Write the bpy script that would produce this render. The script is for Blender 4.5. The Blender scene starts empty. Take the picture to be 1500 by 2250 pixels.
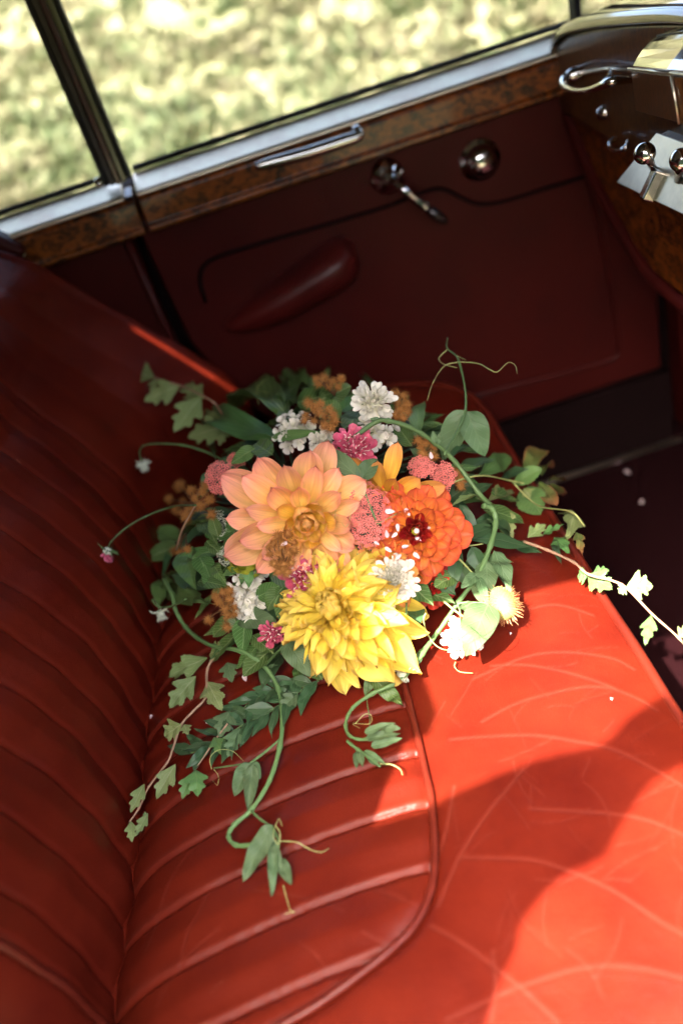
import bpy, math, random
import numpy as np
from mathutils import Vector, Matrix
random.seed(7); np.random.seed(7)
R_ = math.radians
scene = bpy.context.scene
COL = scene.collection

# ------------------------------------------------------------------ camera
PITCH, ROLL, FOC, CH = R_(36), R_(18.5), 2187.0, .75
CF = Vector((0, math.cos(PITCH), -math.sin(PITCH)))
CU0 = Vector((0, math.sin(PITCH), math.cos(PITCH)))
CR = math.cos(ROLL) * Vector((1, 0, 0)) - math.sin(ROLL) * CU0
CU = math.sin(ROLL) * Vector((1, 0, 0)) + math.cos(ROLL) * CU0
CC = Vector((0, 0, CH))
cam = bpy.data.objects.new('camera', bpy.data.cameras.new('camera'))
COL.objects.link(cam); scene.camera = cam
m = Matrix((CR, CU, -CF)).transposed().to_4x4(); m.translation = CC
cam.matrix_world = m
cam.data.sensor_fit = 'VERTICAL'; cam.data.sensor_height = 36; cam.data.lens = 35
cam.data.clip_start = .02; cam.data.clip_end = 200
cam.data.dof.use_dof = True; cam.data.dof.focus_distance = 1.03; cam.data.dof.aperture_fstop = 2.1

# ------------------------------------------------------------------ light
SUN_TRAVEL = Vector((.302, .470, -.829)).normalized()
world = bpy.data.worlds.new('World'); scene.world = world; world.use_nodes = True
wn = world.node_tree; wn.nodes.clear()
sky = wn.nodes.new('ShaderNodeTexSky'); sky.sky_type = 'NISHITA'; sky.sun_disc = False
sky.sun_elevation = math.asin(-SUN_TRAVEL.z)
sky.sun_rotation = math.atan2(-SUN_TRAVEL.x, -SUN_TRAVEL.y)
sky.dust_density = 7
bg = wn.nodes.new('ShaderNodeBackground'); bg.inputs['Strength'].default_value = .15
wo = wn.nodes.new('ShaderNodeOutputWorld')
wn.links.new(sky.outputs[0], bg.inputs[0]); wn.links.new(bg.outputs[0], wo.inputs[0])
sun = bpy.data.objects.new('sun', bpy.data.lights.new('sun', 'SUN')); COL.objects.link(sun)
sun.data.energy = 3.9; sun.data.angle = R_(.5); sun.data.color = (1, .94, .84)
sun.rotation_euler = SUN_TRAVEL.to_track_quat('-Z', 'Y').to_euler()
sun.location = (-1, -2, 4)
vs = scene.view_settings
vs.view_transform = 'Standard'; vs.look = 'None'; vs.exposure = 3.2; vs.gamma = 1
scene.cycles.max_bounces = 8
try:
    scene.cycles.use_denoising = True
except Exception: pass

# ------------------------------------------------------------------ picking points in the place
def ray(x, y): return CF + CR * ((x - 750) / FOC) - CU * ((y - 1125) / FOC)
def atz(x, y, z): d = ray(x, y); return CC + d * ((z - CH) / d.z)
def aty(x, y, Y): d = ray(x, y); return CC + d * (Y / d.y)
def atx(x, y, X): d = ray(x, y); return CC + d * (X / d.x)

# ------------------------------------------------------------------ mesh helpers
def tag(o, label=None, cat=None, group=None, kind=None):
    if label: o['label'] = label
    if cat: o['category'] = cat
    if group: o['group'] = group
    if kind: o['kind'] = kind
    return o
def mesh(name, V, Fc, mat, smooth=True, attrs=None):
    me = bpy.data.meshes.new(name)
    me.from_pydata([tuple(v) for v in V], [], [tuple(f) for f in Fc])
    if smooth: me.polygons.foreach_set('use_smooth', [True] * len(me.polygons))
    if mat: me.materials.append(mat)
    for k, a in (attrs or {}).items():
        at = me.attributes.new(k, 'FLOAT', 'POINT'); at.data.foreach_set('value', list(map(float, a)))
    me.update(); return me
def put(name, me, parent=None, mat4=None):
    o = bpy.data.objects.new(name, me); COL.objects.link(o)
    if parent is not None: o.parent = parent
    if mat4 is not None: o.matrix_basis = mat4
    return o
def empty(name, loc=(0, 0, 0)):
    o = bpy.data.objects.new(name, None); COL.objects.link(o); o.location = loc
    o.empty_display_size = .05; return o
class MB:
    def __init__(s): s.v = []; s.f = []
    def add(s, V, Fc):
        n = len(s.v); s.v += [tuple(v) for v in V]; s.f += [tuple(i + n for i in f) for f in Fc]
    def box(s, a, b, rot=None, at=None):
        xs, ys, zs = zip(a, b)
        V = [Vector((xs[i], ys[j], zs[k])) for i in (0, 1) for j in (0, 1) for k in (0, 1)]
        if rot: V = [rot @ v for v in V]
        if at: V = [v + Vector(at) for v in V]
        s.add(V, [(0, 1, 3, 2), (4, 6, 7, 5), (0, 4, 5, 1), (2, 3, 7, 6), (0, 2, 6, 4), (1, 5, 7, 3)])
    def tube(s, P, r, n=7, cap=True):
        P = [Vector(p) for p in P]; m_ = len(P)
        if not hasattr(r, '__len__'): r = [r] * m_
        V = []; up = None
        for i, p in enumerate(P):
            t = (P[min(i + 1, m_ - 1)] - P[max(i - 1, 0)])
            t = t.normalized() if t.length > 1e-9 else Vector((0, 0, 1))
            if up is None: up = t.orthogonal().normalized()
            up = (up - t * up.dot(t)); up = up.normalized() if up.length > 1e-6 else t.orthogonal().normalized()
            w = t.cross(up)
            for k in range(n):
                a = 2 * math.pi * k / n
                V.append(p + (up * math.cos(a) + w * math.sin(a)) * r[i])
        Fc = [(i * n + k, i * n + (k + 1) % n, (i + 1) * n + (k + 1) % n, (i + 1) * n + k) for i in range(m_ - 1) for k in range(n)]
        if cap: Fc += [tuple(range(n))[::-1], tuple(range((m_ - 1) * n, m_ * n))]
        s.add(V, Fc)
    def lathe(s, prof, n=32, M=None):
        V = []; 
        for (r, z) in prof:
            for k in range(n):
                a = 2 * math.pi * k / n; v = Vector((r * math.cos(a), r * math.sin(a), z))
                V.append(M @ v if M else v)
        s.add(V, [(i * n + k, i * n + (k + 1) % n, (i + 1) * n + (k + 1) % n, (i + 1) * n + k) for i in range(len(prof) - 1) for k in range(n)])
    def prism(s, poly, d, f):
        # poly 2d, extruded by d (pair), f(u,v,w)->3d
        n = len(poly)
        V = [f(u, v, d[0]) for u, v in poly] + [f(u, v, d[1]) for u, v in poly]
        s.add(V, [tuple(range(n)), tuple(range(2 * n - 1, n - 1, -1))] + [(i, i + n, (i + 1) % n + n, (i + 1) % n) for i in range(n)])
    def build(s, name, mat, parent=None, smooth=True, bevel=0, mat4=None):
        me = mesh(name, s.v, s.f, mat, smooth)
        o = put(name, me, parent, mat4)
        if bevel:
            b = o.modifiers.new('bevel', 'BEVEL'); b.width = bevel; b.segments = 3; b.limit_method = 'ANGLE'
            b.harden_normals = True
        return o
def spline(P, k=6):
    P = [Vector(p) for p in P]; out = []
    Q = [P[0] * 2 - P[1]] + P + [P[-1] * 2 - P[-2]]
    for i in range(1, len(Q) - 2):
        a, b, c, d = Q[i - 1:i + 3]
        for j in range(k):
            t = j / k
            out.append(.5 * ((2 * b) + (c - a) * t + (2 * a - 5 * b + 4 * c - d) * t * t + (3 * b - a - 3 * c + d) * t ** 3))
    out.append(P[-1]); return out

# ------------------------------------------------------------------ materials
def newmat(name):
    M = bpy.data.materials.new(name); M.use_nodes = True
    nt = M.node_tree; b = nt.nodes['Principled BSDF']; return M, nt, b
def nd(nt, t, **kw):
    n = nt.nodes.new(t)
    for k, v in kw.items():
        if k in n.inputs: n.inputs[k].default_value = v
        else: setattr(n, k, v)
    return n
def ramp(nt, src, stops):
    r = nt.nodes.new('ShaderNodeValToRGB'); e = r.color_ramp.elements
    while len(e) < len(stops): e.new(.5)
    for i, (p, c) in enumerate(stops):
        e[i].position = p; e[i].color = (*c, 1) if len(c) == 3 else c
    nt.links.new(src, r.inputs[0]); return r
def bump(nt, b, src, dist, strength=1.0, prev=None):
    n = nt.nodes.new('ShaderNodeBump'); n.inputs['Distance'].default_value = dist; n.inputs['Strength'].default_value = strength
    nt.links.new(src, n.inputs['Height'])
    if prev: nt.links.new(prev.outputs[0], n.inputs['Normal'])
    nt.links.new(n.outputs[0], b.inputs['Normal']); return n
def noise(nt, scale, detail=4, rough=.5, vec=None, dist=0):
    n = nd(nt, 'ShaderNodeTexNoise'); n.inputs['Scale'].default_value = scale; n.inputs['Detail'].default_value = detail
    n.inputs['Roughness'].default_value = rough; n.inputs['Distortion'].default_value = dist
    if vec is not None: nt.links.new(vec, n.inputs['Vector'])
    return n
def coord(nt, which='Object', scale=None):
    t = nt.nodes.new('ShaderNodeTexCoord')
    if scale is None: return t.outputs[which]
    mp = nt.nodes.new('ShaderNodeMapping'); mp.inputs['Scale'].default_value = scale
    nt.links.new(t.outputs[which], mp.inputs[0]); return mp.outputs[0]

def leather(name, col, dark, rough=.40, wear=True, spec=.3):
    M, nt, b = newmat(name); c = coord(nt)
    n1 = noise(nt, 7, 5, .6, c)
    r = ramp(nt, n1.outputs[0], [(.3, dark), (.62, col)])
    out = r.outputs[0]
    if wear:
        at = nd(nt, 'ShaderNodeAttribute', attribute_name='wear')
        mx = nd(nt, 'ShaderNodeMixRGB'); mx.inputs[2].default_value = (.42, .12, .08, 1)
        nt.links.new(at.outputs['Fac'], mx.inputs[0]); nt.links.new(out, mx.inputs[1]); out = mx.outputs[0]
        # scuffs
        sc = noise(nt, 30, 8, .75, coord(nt, 'Object', (.35, 2.2, 1)))
        n5 = noise(nt, 5.5, 2, .5, c)
        mul = nd(nt, 'ShaderNodeMath', operation='MULTIPLY')
        rs = ramp(nt, sc.outputs[0], [(.66, (0, 0, 0)), (.74, (1, 1, 1))]); r5 = ramp(nt, n5.outputs[0], [(.52, (0, 0, 0)), (.7, (.4, .4, .4))])
        nt.links.new(rs.outputs[0], mul.inputs[0]); nt.links.new(r5.outputs[0], mul.inputs[1])
        mx2 = nd(nt, 'ShaderNodeMixRGB'); mx2.inputs[2].default_value = (.66, .24, .14, 1)
        nt.links.new(mul.outputs[0], mx2.inputs[0]); nt.links.new(out, mx2.inputs[1]); out = mx2.outputs[0]
    nt.links.new(out, b.inputs['Base Color'])
    n2 = noise(nt, 18, 6, .6, c)
    mr = nd(nt, 'ShaderNodeMapRange'); mr.inputs['To Min'].default_value = rough - .07; mr.inputs['To Max'].default_value = rough + .12
    nt.links.new(n2.outputs[0], mr.inputs[0]); nt.links.new(mr.outputs[0], b.inputs['Roughness'])
    v = nd(nt, 'ShaderNodeTexVoronoi'); v.inputs['Scale'].default_value = 430; v.feature = 'DISTANCE_TO_EDGE'; nt.links.new(c, v.inputs['Vector'])
    b1 = bump(nt, b, v.outputs['Distance'], .0007, .45)
    n3 = noise(nt, 22, 7, .62, c); b2 = bump(nt, b, n3.outputs[0], .004, .30, b1)
    b.inputs['Specular IOR Level'].default_value = spec
    return M
M_SEAT = leather('red_leather', (.124, .0118, .0046), (.076, .0056, .0026), .36, True, .13)
M_PIPE = leather('piping_leather', (.118, .0135, .006), (.078, .008, .004), .36)
M_DOORL = leather('door_leather', (.058, .0062, .0046), (.042, .005, .004), .40, False, .16)
M_ARM = leather('armrest_leather', (.085, .008, .006), (.06, .006, .005), .34, False, .4)
def plain(name, col, rough=.5, metal=0, spec=.5, coat=0):
    M, nt, b = newmat(name); c = coord(nt)
    n1 = noise(nt, 25, 5, .6, c)
    r = ramp(nt, n1.outputs[0], [(.3, tuple(x * .82 for x in col)), (.7, tuple(min(1, x * 1.12) for x in col))])
    nt.links.new(r.outputs[0], b.inputs['Base Color'])
    b.inputs['Roughness'].default_value = rough; b.inputs['Metallic'].default_value = metal
    b.inputs['Specular IOR Level'].default_value = spec; b.inputs['Coat Weight'].default_value = coat
    b.inputs['Coat Roughness'].default_value = .04
    return M
M_CHROME = plain('chrome', (.72, .70, .68), .09, 1)
M_RUBBER = plain('black_rubber', (.012, .012, .013), .6)
M_STEEL = plain('brushed_steel', (.74, .66, .52), .36, 1)
M_OLIVE = plain('olive_paint', (.16, .16, .08), .25, 0, .5, .6)
M_MAROON = plain('maroon_paint', (.07, .012, .014), .3, 0, .5, .5)
M_GREYP = plain('grey_lining', (.10, .09, .08), .9)
M_BODY = plain('body_paint', (.03, .03, .032), .3, 0, .5, .8)
M_DARK = plain('dark_panel', (.008, .0025, .0025), .85, 0, .1)
M_HORN = plain('dark_knob', (.02, .01, .01), .25)
def wood(name, a, bcol, stretch):
    M, nt, b = newmat(name); c = coord(nt, 'Object', stretch)
    n0 = noise(nt, 11, 9, .75, c, 2.5)
    w = nd(nt, 'ShaderNodeTexWave'); w.inputs['Scale'].default_value = 3.5; w.inputs['Distortion'].default_value = 22; w.inputs['Detail'].default_value = 8
    w.inputs['Detail Scale'].default_value = 3; w.inputs['Detail Roughness'].default_value = .7
    nt.links.new(c, w.inputs[0])
    mx = nd(nt, 'ShaderNodeMixRGB'); mx.inputs[0].default_value = .25; nt.links.new(n0.outputs[0], mx.inputs[1]); nt.links.new(w.outputs[0], mx.inputs[2])
    r = ramp(nt, mx.outputs[0], [(.32, a), (.52, tuple((x + y) / 2 for x, y in zip(a, bcol))), (.75, bcol)])
    nt.links.new(r.outputs[0], b.inputs['Base Color']); b.inputs['Roughness'].default_value = .3; b.inputs['Specular IOR Level'].default_value = .3
    b.inputs['Coat Weight'].default_value = .3; b.inputs['Coat Roughness'].default_value = .06
    return M
M_WOOD = wood('burr_walnut', (.010, .003, .002), (.30, .075, .009), (1.3, 1.3, 2.2))
M_WOOD2 = wood('straight_walnut', (.03, .011, .004), (.17, .065, .014), (1.5, 9, 3))
M_CARPET, nt_, b_ = newmat('red_carpet')
n_ = noise(nt_, 300, 3, .7, coord(nt_)); r_ = ramp(nt_, n_.outputs[0], [(.3, (.006, .0005, .001)), (.7, (.016, .0010, .002))])
nt_.links.new(r_.outputs[0], b_.inputs['Base Color']); b_.inputs['Roughness'].default_value = .95
bump(nt_, b_, n_.outputs[0], .003); b_.inputs['Specular IOR Level'].default_value = .1
M_GLASS = bpy.data.materials.new('window_glass'); M_GLASS.use_nodes = True; nt_ = M_GLASS.node_tree; nt_.nodes.clear()
tr = nt_.nodes.new('ShaderNodeBsdfTransparent'); gl = nt_.nodes.new('ShaderNodeBsdfGlossy'); gl.inputs['Roughness'].default_value = .02
tr.inputs[0].default_value = (.97, .98, .97, 1)
fr = nt_.nodes.new('ShaderNodeFresnel'); ms = nt_.nodes.new('ShaderNodeMixShader'); oo = nt_.nodes.new('ShaderNodeOutputMaterial')
nt_.links.new(fr.outputs[0], ms.inputs[0]); nt_.links.new(tr.outputs[0], ms.inputs[1]); nt_.links.new(gl.outputs[0], ms.inputs[2]); nt_.links.new(ms.outputs[0], oo.inputs[0])

def organic(name, stops, vein=None, veinamt=.35, trans=.25, rough=.5, kveins=9, sweep=1.2, tipdark=0, bumpd=.0006, spec=.35, streak=0, edge=None, hue=None):
    """petal / leaf: colour along the length (attribute t), side veins from t and |s|, some light let through"""
    if hue is None: hue = .022 if vein else .006
    M, nt, b = newmat(name)
    at = nd(nt, 'ShaderNodeAttribute', attribute_name='t'); as_ = nd(nt, 'ShaderNodeAttribute', attribute_name='s')
    oi = nt.nodes.new('ShaderNodeObjectInfo'); c = coord(nt)
    nz = noise(nt, 70, 3, .5, c)
    ad = nd(nt, 'ShaderNodeMath', operation='MULTIPLY_ADD'); ad.inputs[1].default_value = .22; ad.inputs[2].default_value = -.11
    nt.links.new(nz.outputs[0], ad.inputs[0])
    a2 = nd(nt, 'ShaderNodeMath', operation='ADD'); nt.links.new(ad.outputs[0], a2.inputs[0]); nt.links.new(at.outputs['Fac'], a2.inputs[1])
    r = ramp(nt, a2.outputs[0], stops); out = r.outputs[0]
    ab = nd(nt, 'ShaderNodeMath', operation='ABSOLUTE'); nt.links.new(as_.outputs['Fac'], ab.inputs[0])
    if vein:
        m1 = nd(nt, 'ShaderNodeMath', operation='MULTIPLY'); m1.inputs[1].default_value = kveins; nt.links.new(at.outputs['Fac'], m1.inputs[0])
        m2 = nd(nt, 'ShaderNodeMath', operation='MULTIPLY_ADD'); m2.inputs[1].default_value = -sweep * kveins * .25; nt.links.new(ab.outputs[0], m2.inputs[0]); nt.links.new(m1.outputs[0], m2.inputs[2])
        f = nd(nt, 'ShaderNodeMath', operation='PINGPONG'); f.inputs[1].default_value = .5; nt.links.new(m2.outputs[0], f.inputs[0])
        rv = ramp(nt, f.outputs[0], [(.0, (1, 1, 1)), (.10, (0, 0, 0))])
        rm = ramp(nt, ab.outputs[0], [(.02, (1, 1, 1)), (.09, (0, 0, 0))])
        mxv = nd(nt, 'ShaderNodeMath', operation='MAXIMUM'); nt.links.new(rv.outputs[0], mxv.inputs[0]); nt.links.new(rm.outputs[0], mxv.inputs[1])
        ml = nd(nt, 'ShaderNodeMath', operation='MULTIPLY'); ml.inputs[1].default_value = veinamt; nt.links.new(mxv.outputs[0], ml.inputs[0])
        mx = nd(nt, 'ShaderNodeMixRGB'); mx.inputs[2].default_value = (*vein, 1)
        nt.links.new(ml.outputs[0], mx.inputs[0]); nt.links.new(out, mx.inputs[1]); out = mx.outputs[0]
        bump(nt, b, mxv.outputs[0], -bumpd, .6)
    if streak:
        cb = nt.nodes.new('ShaderNodeCombineXYZ'); mm = nd(nt, 'ShaderNodeMath', operation='MULTIPLY'); mm.inputs[1].default_value = 7
        nt.links.new(as_.outputs['Fac'], mm.inputs[0]); nt.links.new(mm.outputs[0], cb.inputs[0]); nt.links.new(at.outputs['Fac'], cb.inputs[1]); nt.links.new(oi.outputs['Random'], cb.inputs[2])
        ns = noise(nt, 1.3, 4, .6, cb.outputs[0])
        mr = nd(nt, 'ShaderNodeMapRange'); mr.inputs['From Min'].default_value = .3; mr.inputs['From Max'].default_value = .7; mr.inputs['To Min'].default_value = 1 - streak; mr.inputs['To Max'].default_value = 1 + streak * .5
        nt.links.new(ns.outputs[0], mr.inputs[0])
        hs = nt.nodes.new('ShaderNodeHueSaturation'); nt.links.new(mr.outputs[0], hs.inputs['Value']); nt.links.new(out, hs.inputs['Color']); out = hs.outputs[0]
        bump(nt, b, ns.outputs[0], bumpd, .8)
    if edge:
        re = ramp(nt, ab.outputs[0], [(.72, (0, 0, 0)), (.98, (.7, .7, .7))])
        mx = nd(nt, 'ShaderNodeMixRGB'); mx.inputs[2].default_value = (*edge, 1)
        nt.links.new(re.outputs[0], mx.inputs[0]); nt.links.new(out, mx.inputs[1]); out = mx.outputs[0]
    hs = nt.nodes.new('ShaderNodeHueSaturation')
    mr = nd(nt, 'ShaderNodeMapRange'); mr.inputs['To Min'].default_value = .78; mr.inputs['To Max'].default_value = 1.15
    nt.links.new(oi.outputs['Random'], mr.inputs[0]); nt.links.new(mr.outputs[0], hs.inputs['Value'])
    nt.links.new(out, hs.inputs['Color']); out = hs.outputs[0]
    mh = nd(nt, 'ShaderNodeMath', operation='MULTIPLY_ADD'); mh.inputs[1].default_value = 7.31; nt.links.new(oi.outputs['Random'], mh.inputs[0]); mh.inputs[2].default_value = 0
    mf = nd(nt, 'ShaderNodeMath', operation='FRACT'); nt.links.new(mh.outputs[0], mf.inputs[0])
    m3 = nd(nt, 'ShaderNodeMapRange'); m3.inputs['To Min'].default_value = .5 - hue; m3.inputs['To Max'].default_value = .5 + hue * .6; nt.links.new(mf.outputs[0], m3.inputs[0]); nt.links.new(m3.outputs[0], hs.inputs['Hue'])
    nt.links.new(out, b.inputs['Base Color']); b.inputs['Roughness'].default_value = rough; b.inputs['Specular IOR Level'].default_value = spec
    t = nt.nodes.new('ShaderNodeBsdfTranslucent'); nt.links.new(out, t.inputs[0])
    mi = nt.nodes.new('ShaderNodeMixShader'); mi.inputs[0].default_value = trans
    o = nt.nodes['Material Output']
    nt.links.new(b.outputs[0], mi.inputs[1]); nt.links.new(t.outputs[0], mi.inputs[2]); nt.links.new(mi.outputs[0], o.inputs[0])
    return M
G_DARK = organic('leaf_dark', [(0, (.065, .135, .034)), (1, (.085, .17, .042))], (.24, .34, .14), .7, .18, .42)
G_MID = organic('leaf_mid', [(0, (.09, .19, .055)), (1, (.115, .23, .065))], (.16, .25, .09), .45, .2, .42)
G_PEA = organic('pea_leaf', [(0, (.095, .165, .07)), (1, (.12, .20, .085))], (.20, .30, .15), .3, .25, .5, 6)
G_PALE = organic('vine_leaf', [(0, (.20, .27, .09)), (1, (.24, .31, .11))], (.42, .46, .24), .55, .25, .55, 6, 1.8)
G_LANCE = organic('lance_leaf', [(0, (.036, .082, .032)), (1, (.050, .102, .040))], (.08, .12, .06), .6, .15, .45, 1)
G_RED = organic('autumn_leaf', [(0, (.10, .17, .04)), (.55, (.16, .17, .045)), (1, (.36, .12, .05))], (.24, .20, .08), .4, .25, .42, edge=(.38, .10, .05))
G_STEM = organic('green_stem', [(0, (.10, .18, .06)), (1, (.16, .25, .10))], None, 0, .0, .5)
G_STEMY = plain('yellow_stem', (.34, .36, .12), .5)
G_STEMB = plain('brown_stem', (.34, .20, .12), .55)
P_PEACH = organic('peach_petal', [(0, (.90, .62, .10)), (.50, (.92, .55, .16)), (.80, (.93, .43, .22)), (1, (.90, .34, .26))], None, 0, .28, .5, streak=.22, edge=(.92, .40, .22), bumpd=.0009)
P_PEACHIN = organic('golden_petal', [(0, (.84, .56, .05)), (.6, (.90, .56, .09)), (1, (.90, .44, .14))], None, 0, .28, .5, streak=.2, bumpd=.0009, edge=(.92, .50, .22))
P_ORANGE = organic('orange_petal', [(0, (.78, .26, .025)), (.55, (.84, .25, .04)), (1, (.72, .12, .05))], None, 0, .25, .5, streak=.25, edge=(.62, .07, .04), bumpd=.0009)
P_CRIM = organic('crimson_petal', [(0, (.30, .006, .010)), (1, (.55, .04, .018))], None, 0, .2, .5, streak=.2)
P_YEL = organic('yellow_petal', [(0, (.80, .55, .07)), (.6, (.86, .66, .07)), (1, (.88, .62, .14))], None, 0, .28, .5, streak=.2, bumpd=.001)
P_YEL2 = organic('amber_petal', [(0, (.85, .48, .04)), (.6, (.88, .44, .07)), (1, (.88, .34, .12))], None, 0, .28, .5, streak=.22, bumpd=.0009)
P_WHITE = organic('cream_petal', [(0, (.62, .60, .42)), (.5, (.82, .78, .66)), (1, (.84, .80, .70))], None, 0, .25, .55, streak=.08)
P_PINK = organic('pink_petal', [(0, (.50, .07, .12)), (.6, (.68, .10, .18)), (1, (.76, .20, .28))], None, 0, .22, .5, streak=.25)
P_BUD = organic('bud_petal', [(0, (.34, .40, .03)), (.5, (.50, .48, .04)), (1, (.46, .50, .05))], None, 0, .12, .32, streak=.35)
P_CONF = organic('confetti_petal', [(0, (.74, .55, .55)), (1, (.80, .66, .66))], None, 0, .2, .6)
M_YARROW = plain('yarrow_floret', (.68, .17, .14), .6)
M_QAL = plain('umbel_floret', (.62, .66, .50), .7)
M_FUZZ = plain('brown_fuzz', (.36, .15, .03), .7)
M_FUZZD = plain('brown_core', (.12, .05, .015), .8)
M_PODG = plain('pod_green', (.26, .33, .09), .5)
M_SPIKE = plain('stamen', (.86, .74, .62), .5)
M_EYE = plain('green_eye', (.42, .40, .03), .45)
M_PEARL = plain('pearl', (.85, .72, .62), .15, 0, .6, .6)
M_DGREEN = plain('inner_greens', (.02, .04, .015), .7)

# ================================================================== THE SETTING
# --- ground and meadow bank outside the far window
def gz(x, y):
    h = -.58
    if y > 3: h += .30 * (y - 3) + .12 * math.sin(x * 1.3 + y) * min(1, (y - 3) / 2)
    if y > 14: h -= .22 * (y - 14)
    return h
xs_ = [i * .5 - 30 for i in range(121)]; ys_ = [j * .5 - 12 for j in range(121)]
Vg = [(x, y, gz(x, y)) for y in ys_ for x in xs_]; n = len(xs_)
Fg = [(j * n + i, j * n + i + 1, (j + 1) * n + i + 1, (j + 1) * n + i) for j in range(len(ys_) - 1) for i in range(n - 1)]
M_SOIL, nt_, b_ = newmat('meadow_ground')
n_ = noise(nt_, 1.7, 8, .7, coord(nt_)); r_ = ramp(nt_, n_.outputs[0], [(.35, (.105, .115, .052)), (.5, (.132, .128, .065)), (.66, (.150, .135, .078))])
nt_.links.new(r_.outputs[0], b_.inputs['Base Color']); b_.inputs['Roughness'].default_value = .95
tag(put('ground', mesh('ground', Vg, Fg, M_SOIL)), kind='structure')
M_GRASS, nt_, b_ = newmat('meadow_grass')
oi = nd(nt_, 'ShaderNodeAttribute', attribute_name='hue'); tt = nd(nt_, 'ShaderNodeAttribute', attribute_name='t')
r_ = ramp(nt_, oi.outputs['Fac'], [(0, (.085, .112, .045)), (.22, (.105, .125, .052)), (.45, (.132, .130, .062)), (.75, (.150, .132, .070)), (1, (.165, .145, .088))])
nt_.links.new(r_.outputs[0], b_.inputs['Base Color']); b_.inputs['Roughness'].default_value = .7
t_ = nt_.nodes.new('ShaderNodeBsdfTranslucent'); nt_.links.new(r_.outputs[0], t_.inputs[0]); mi = nt_.nodes.new('ShaderNodeMixShader'); mi.inputs[0].default_value = .45
nt_.links.new(b_.outputs[0], mi.inputs[1]); nt_.links.new(t_.outputs[0], mi.inputs[2]); nt_.links.new(mi.outputs[0], nt_.nodes['Material Output'].inputs[0])
def meadow():
    rg = random.Random(3); V = []; Fc = []; hue = []
    for c in range(15000):
        y = 2.9 + 10.5 * rg.random() ** 1.2; x = (rg.random() - .42) * (3.4 + y * 1.15)
        base = Vector((x, y, gz(x, y)))
        n1 = .5 + .5 * math.sin(x * 1.9 + 1.7 * math.sin(y * 1.3)) * math.cos(y * 1.6 + x * .6)
        h0 = min(1, max(0, .15 + .60 * n1 + rg.gauss(0, .20)))
        for b in range(rg.randint(7, 11)):
            a = rg.random() * 6.28; L = rg.uniform(.03, .11); w = rg.uniform(.005, .016)
            if rg.random() < .35: w *= 2.2; L *= .6
            d = Vector((math.cos(a), math.sin(a), 0)); lean = rg.uniform(.2, .9)
            p0 = base + d * rg.uniform(0, .08); p1 = p0 + d * L * lean * .4 + Vector((0, 0, L * .6)); p2 = p0 + d * L * lean + Vector((0, 0, L * (1 - .3 * lean)))
            s = d.cross(Vector((0, 0, 1))) * w
            i = len(V); V += [p0 - s, p0 + s, p1 + s * 1.1, p1 - s * 1.1, p2]
            Fc += [(i, i + 1, i + 2, i + 3), (i + 3, i + 2, i + 4)]
            hh = min(1, max(0, h0 + rg.gauss(0, .12))); hue += [hh] * 5
    return tag(put('meadow_grass', mesh('meadow_grass', V, Fc, M_GRASS, True, {'hue': hue, 't': [0] * len(V)})),
               'pale yellow green meadow grass and weeds in sunshine outside the window', 'grass', kind='stuff')
meadow()

# --- tall dark hedge invented out of view to keep low sky light from the car
M_ADDED_HEDGE, nt_, b_ = newmat('added_hedge_leaves')
n_ = noise(nt_, 6, 8, .7, coord(nt_)); r_ = ramp(nt_, n_.outputs[0], [(.3, (.012, .022, .008)), (.7, (.05, .085, .025))])
nt_.links.new(r_.outputs[0], b_.inputs['Base Color']); b_.inputs['Roughness'].default_value = .8
V = []; Fc = []; rg = random.Random(8)
nx_, ny_ = 150, 24
for i in range(nx_ + 1):
    for j in range(ny_ + 1):
        x = -15 + i * .25; a = j / ny_; h = 3.0 + .25 * math.sin(x * 1.1)
        yb = -3.4 - .9 * math.sin(a * math.pi * .5) ** 2 * a
        if x > 5: x, yb = 5 + .9 * a * a, yb + (x - 5) * .45     # turns in front of the car to dim light through the windscreen
        V.append((x + rg.uniform(-.08, .08), yb + rg.uniform(-.12, .12), -.6 + h * min(1, a * 1.15) + rg.uniform(-.08, .08)))
k = ny_ + 1
Fc = [(i * k + j, (i + 1) * k + j, (i + 1) * k + j + 1, i * k + j + 1) for i in range(nx_) for j in range(ny_)]
tag(put('added_hedge', mesh('added_hedge', V, Fc, M_ADDED_HEDGE, False)), kind='structure')

# --- car shell
def slab(name, mat, boxes, bevel=0):
    q = MB()
    for a, b in boxes: q.box(a, b)
    return tag(q.build(name, mat, None, False, bevel), kind='structure')
slab('floor', M_CARPET, [((-1.6, -.05, -.42), (1.3, 1.56, -.38))])
slab('roof', M_GREYP, [((-1.9, .243, .95), (-.50, 1.60, .99)), ((-.38, .243, .95), (1.05, 1.60, .99)), ((-.50, .243, .95), (-.38, .78, .99)), ((-.50, .96, .95), (-.38, 1.60, .99)), ((-1.9, .10, .951), (-.331, .243, .989))])
for pl in ([(-.50, .78), (-.3876, .78), (-.4966, .96), (-.50, .96)], [(-.3796, .78), (-.3795, .78), (-.3795, .96), (-.4886, .96)]):  # edges of an invented roof slit, cut to throw a streak of sun
    q = MB(); q.prism(pl, (.951, .953), lambda u, v, w: (u, v, w)); tag(q.build('added_slit_edge', M_GREYP, None, False), kind='structure')
slab('windscreen_header', M_GREYP, [((.60, .262, .63), (.68, 1.45, .95))])
slab('window_header', M_GREYP, [((-1.86, 1.452, .70), (.62, 1.50, .95))])
slab('rear_wall', M_GREYP, [((-1.9, .10, -.42), (-1.86, 1.6, .95))])
slab('footwell_wall', M_DARK, [((.90, .0, -.42), (.94, 1.6, .30))])
# near side body behind the doorway, with the upright pillar that shades the left of the seat
slab('near_wall', M_MAROON, [((-1.86, .14, -.42), (-.331, .20, .95))])
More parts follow.
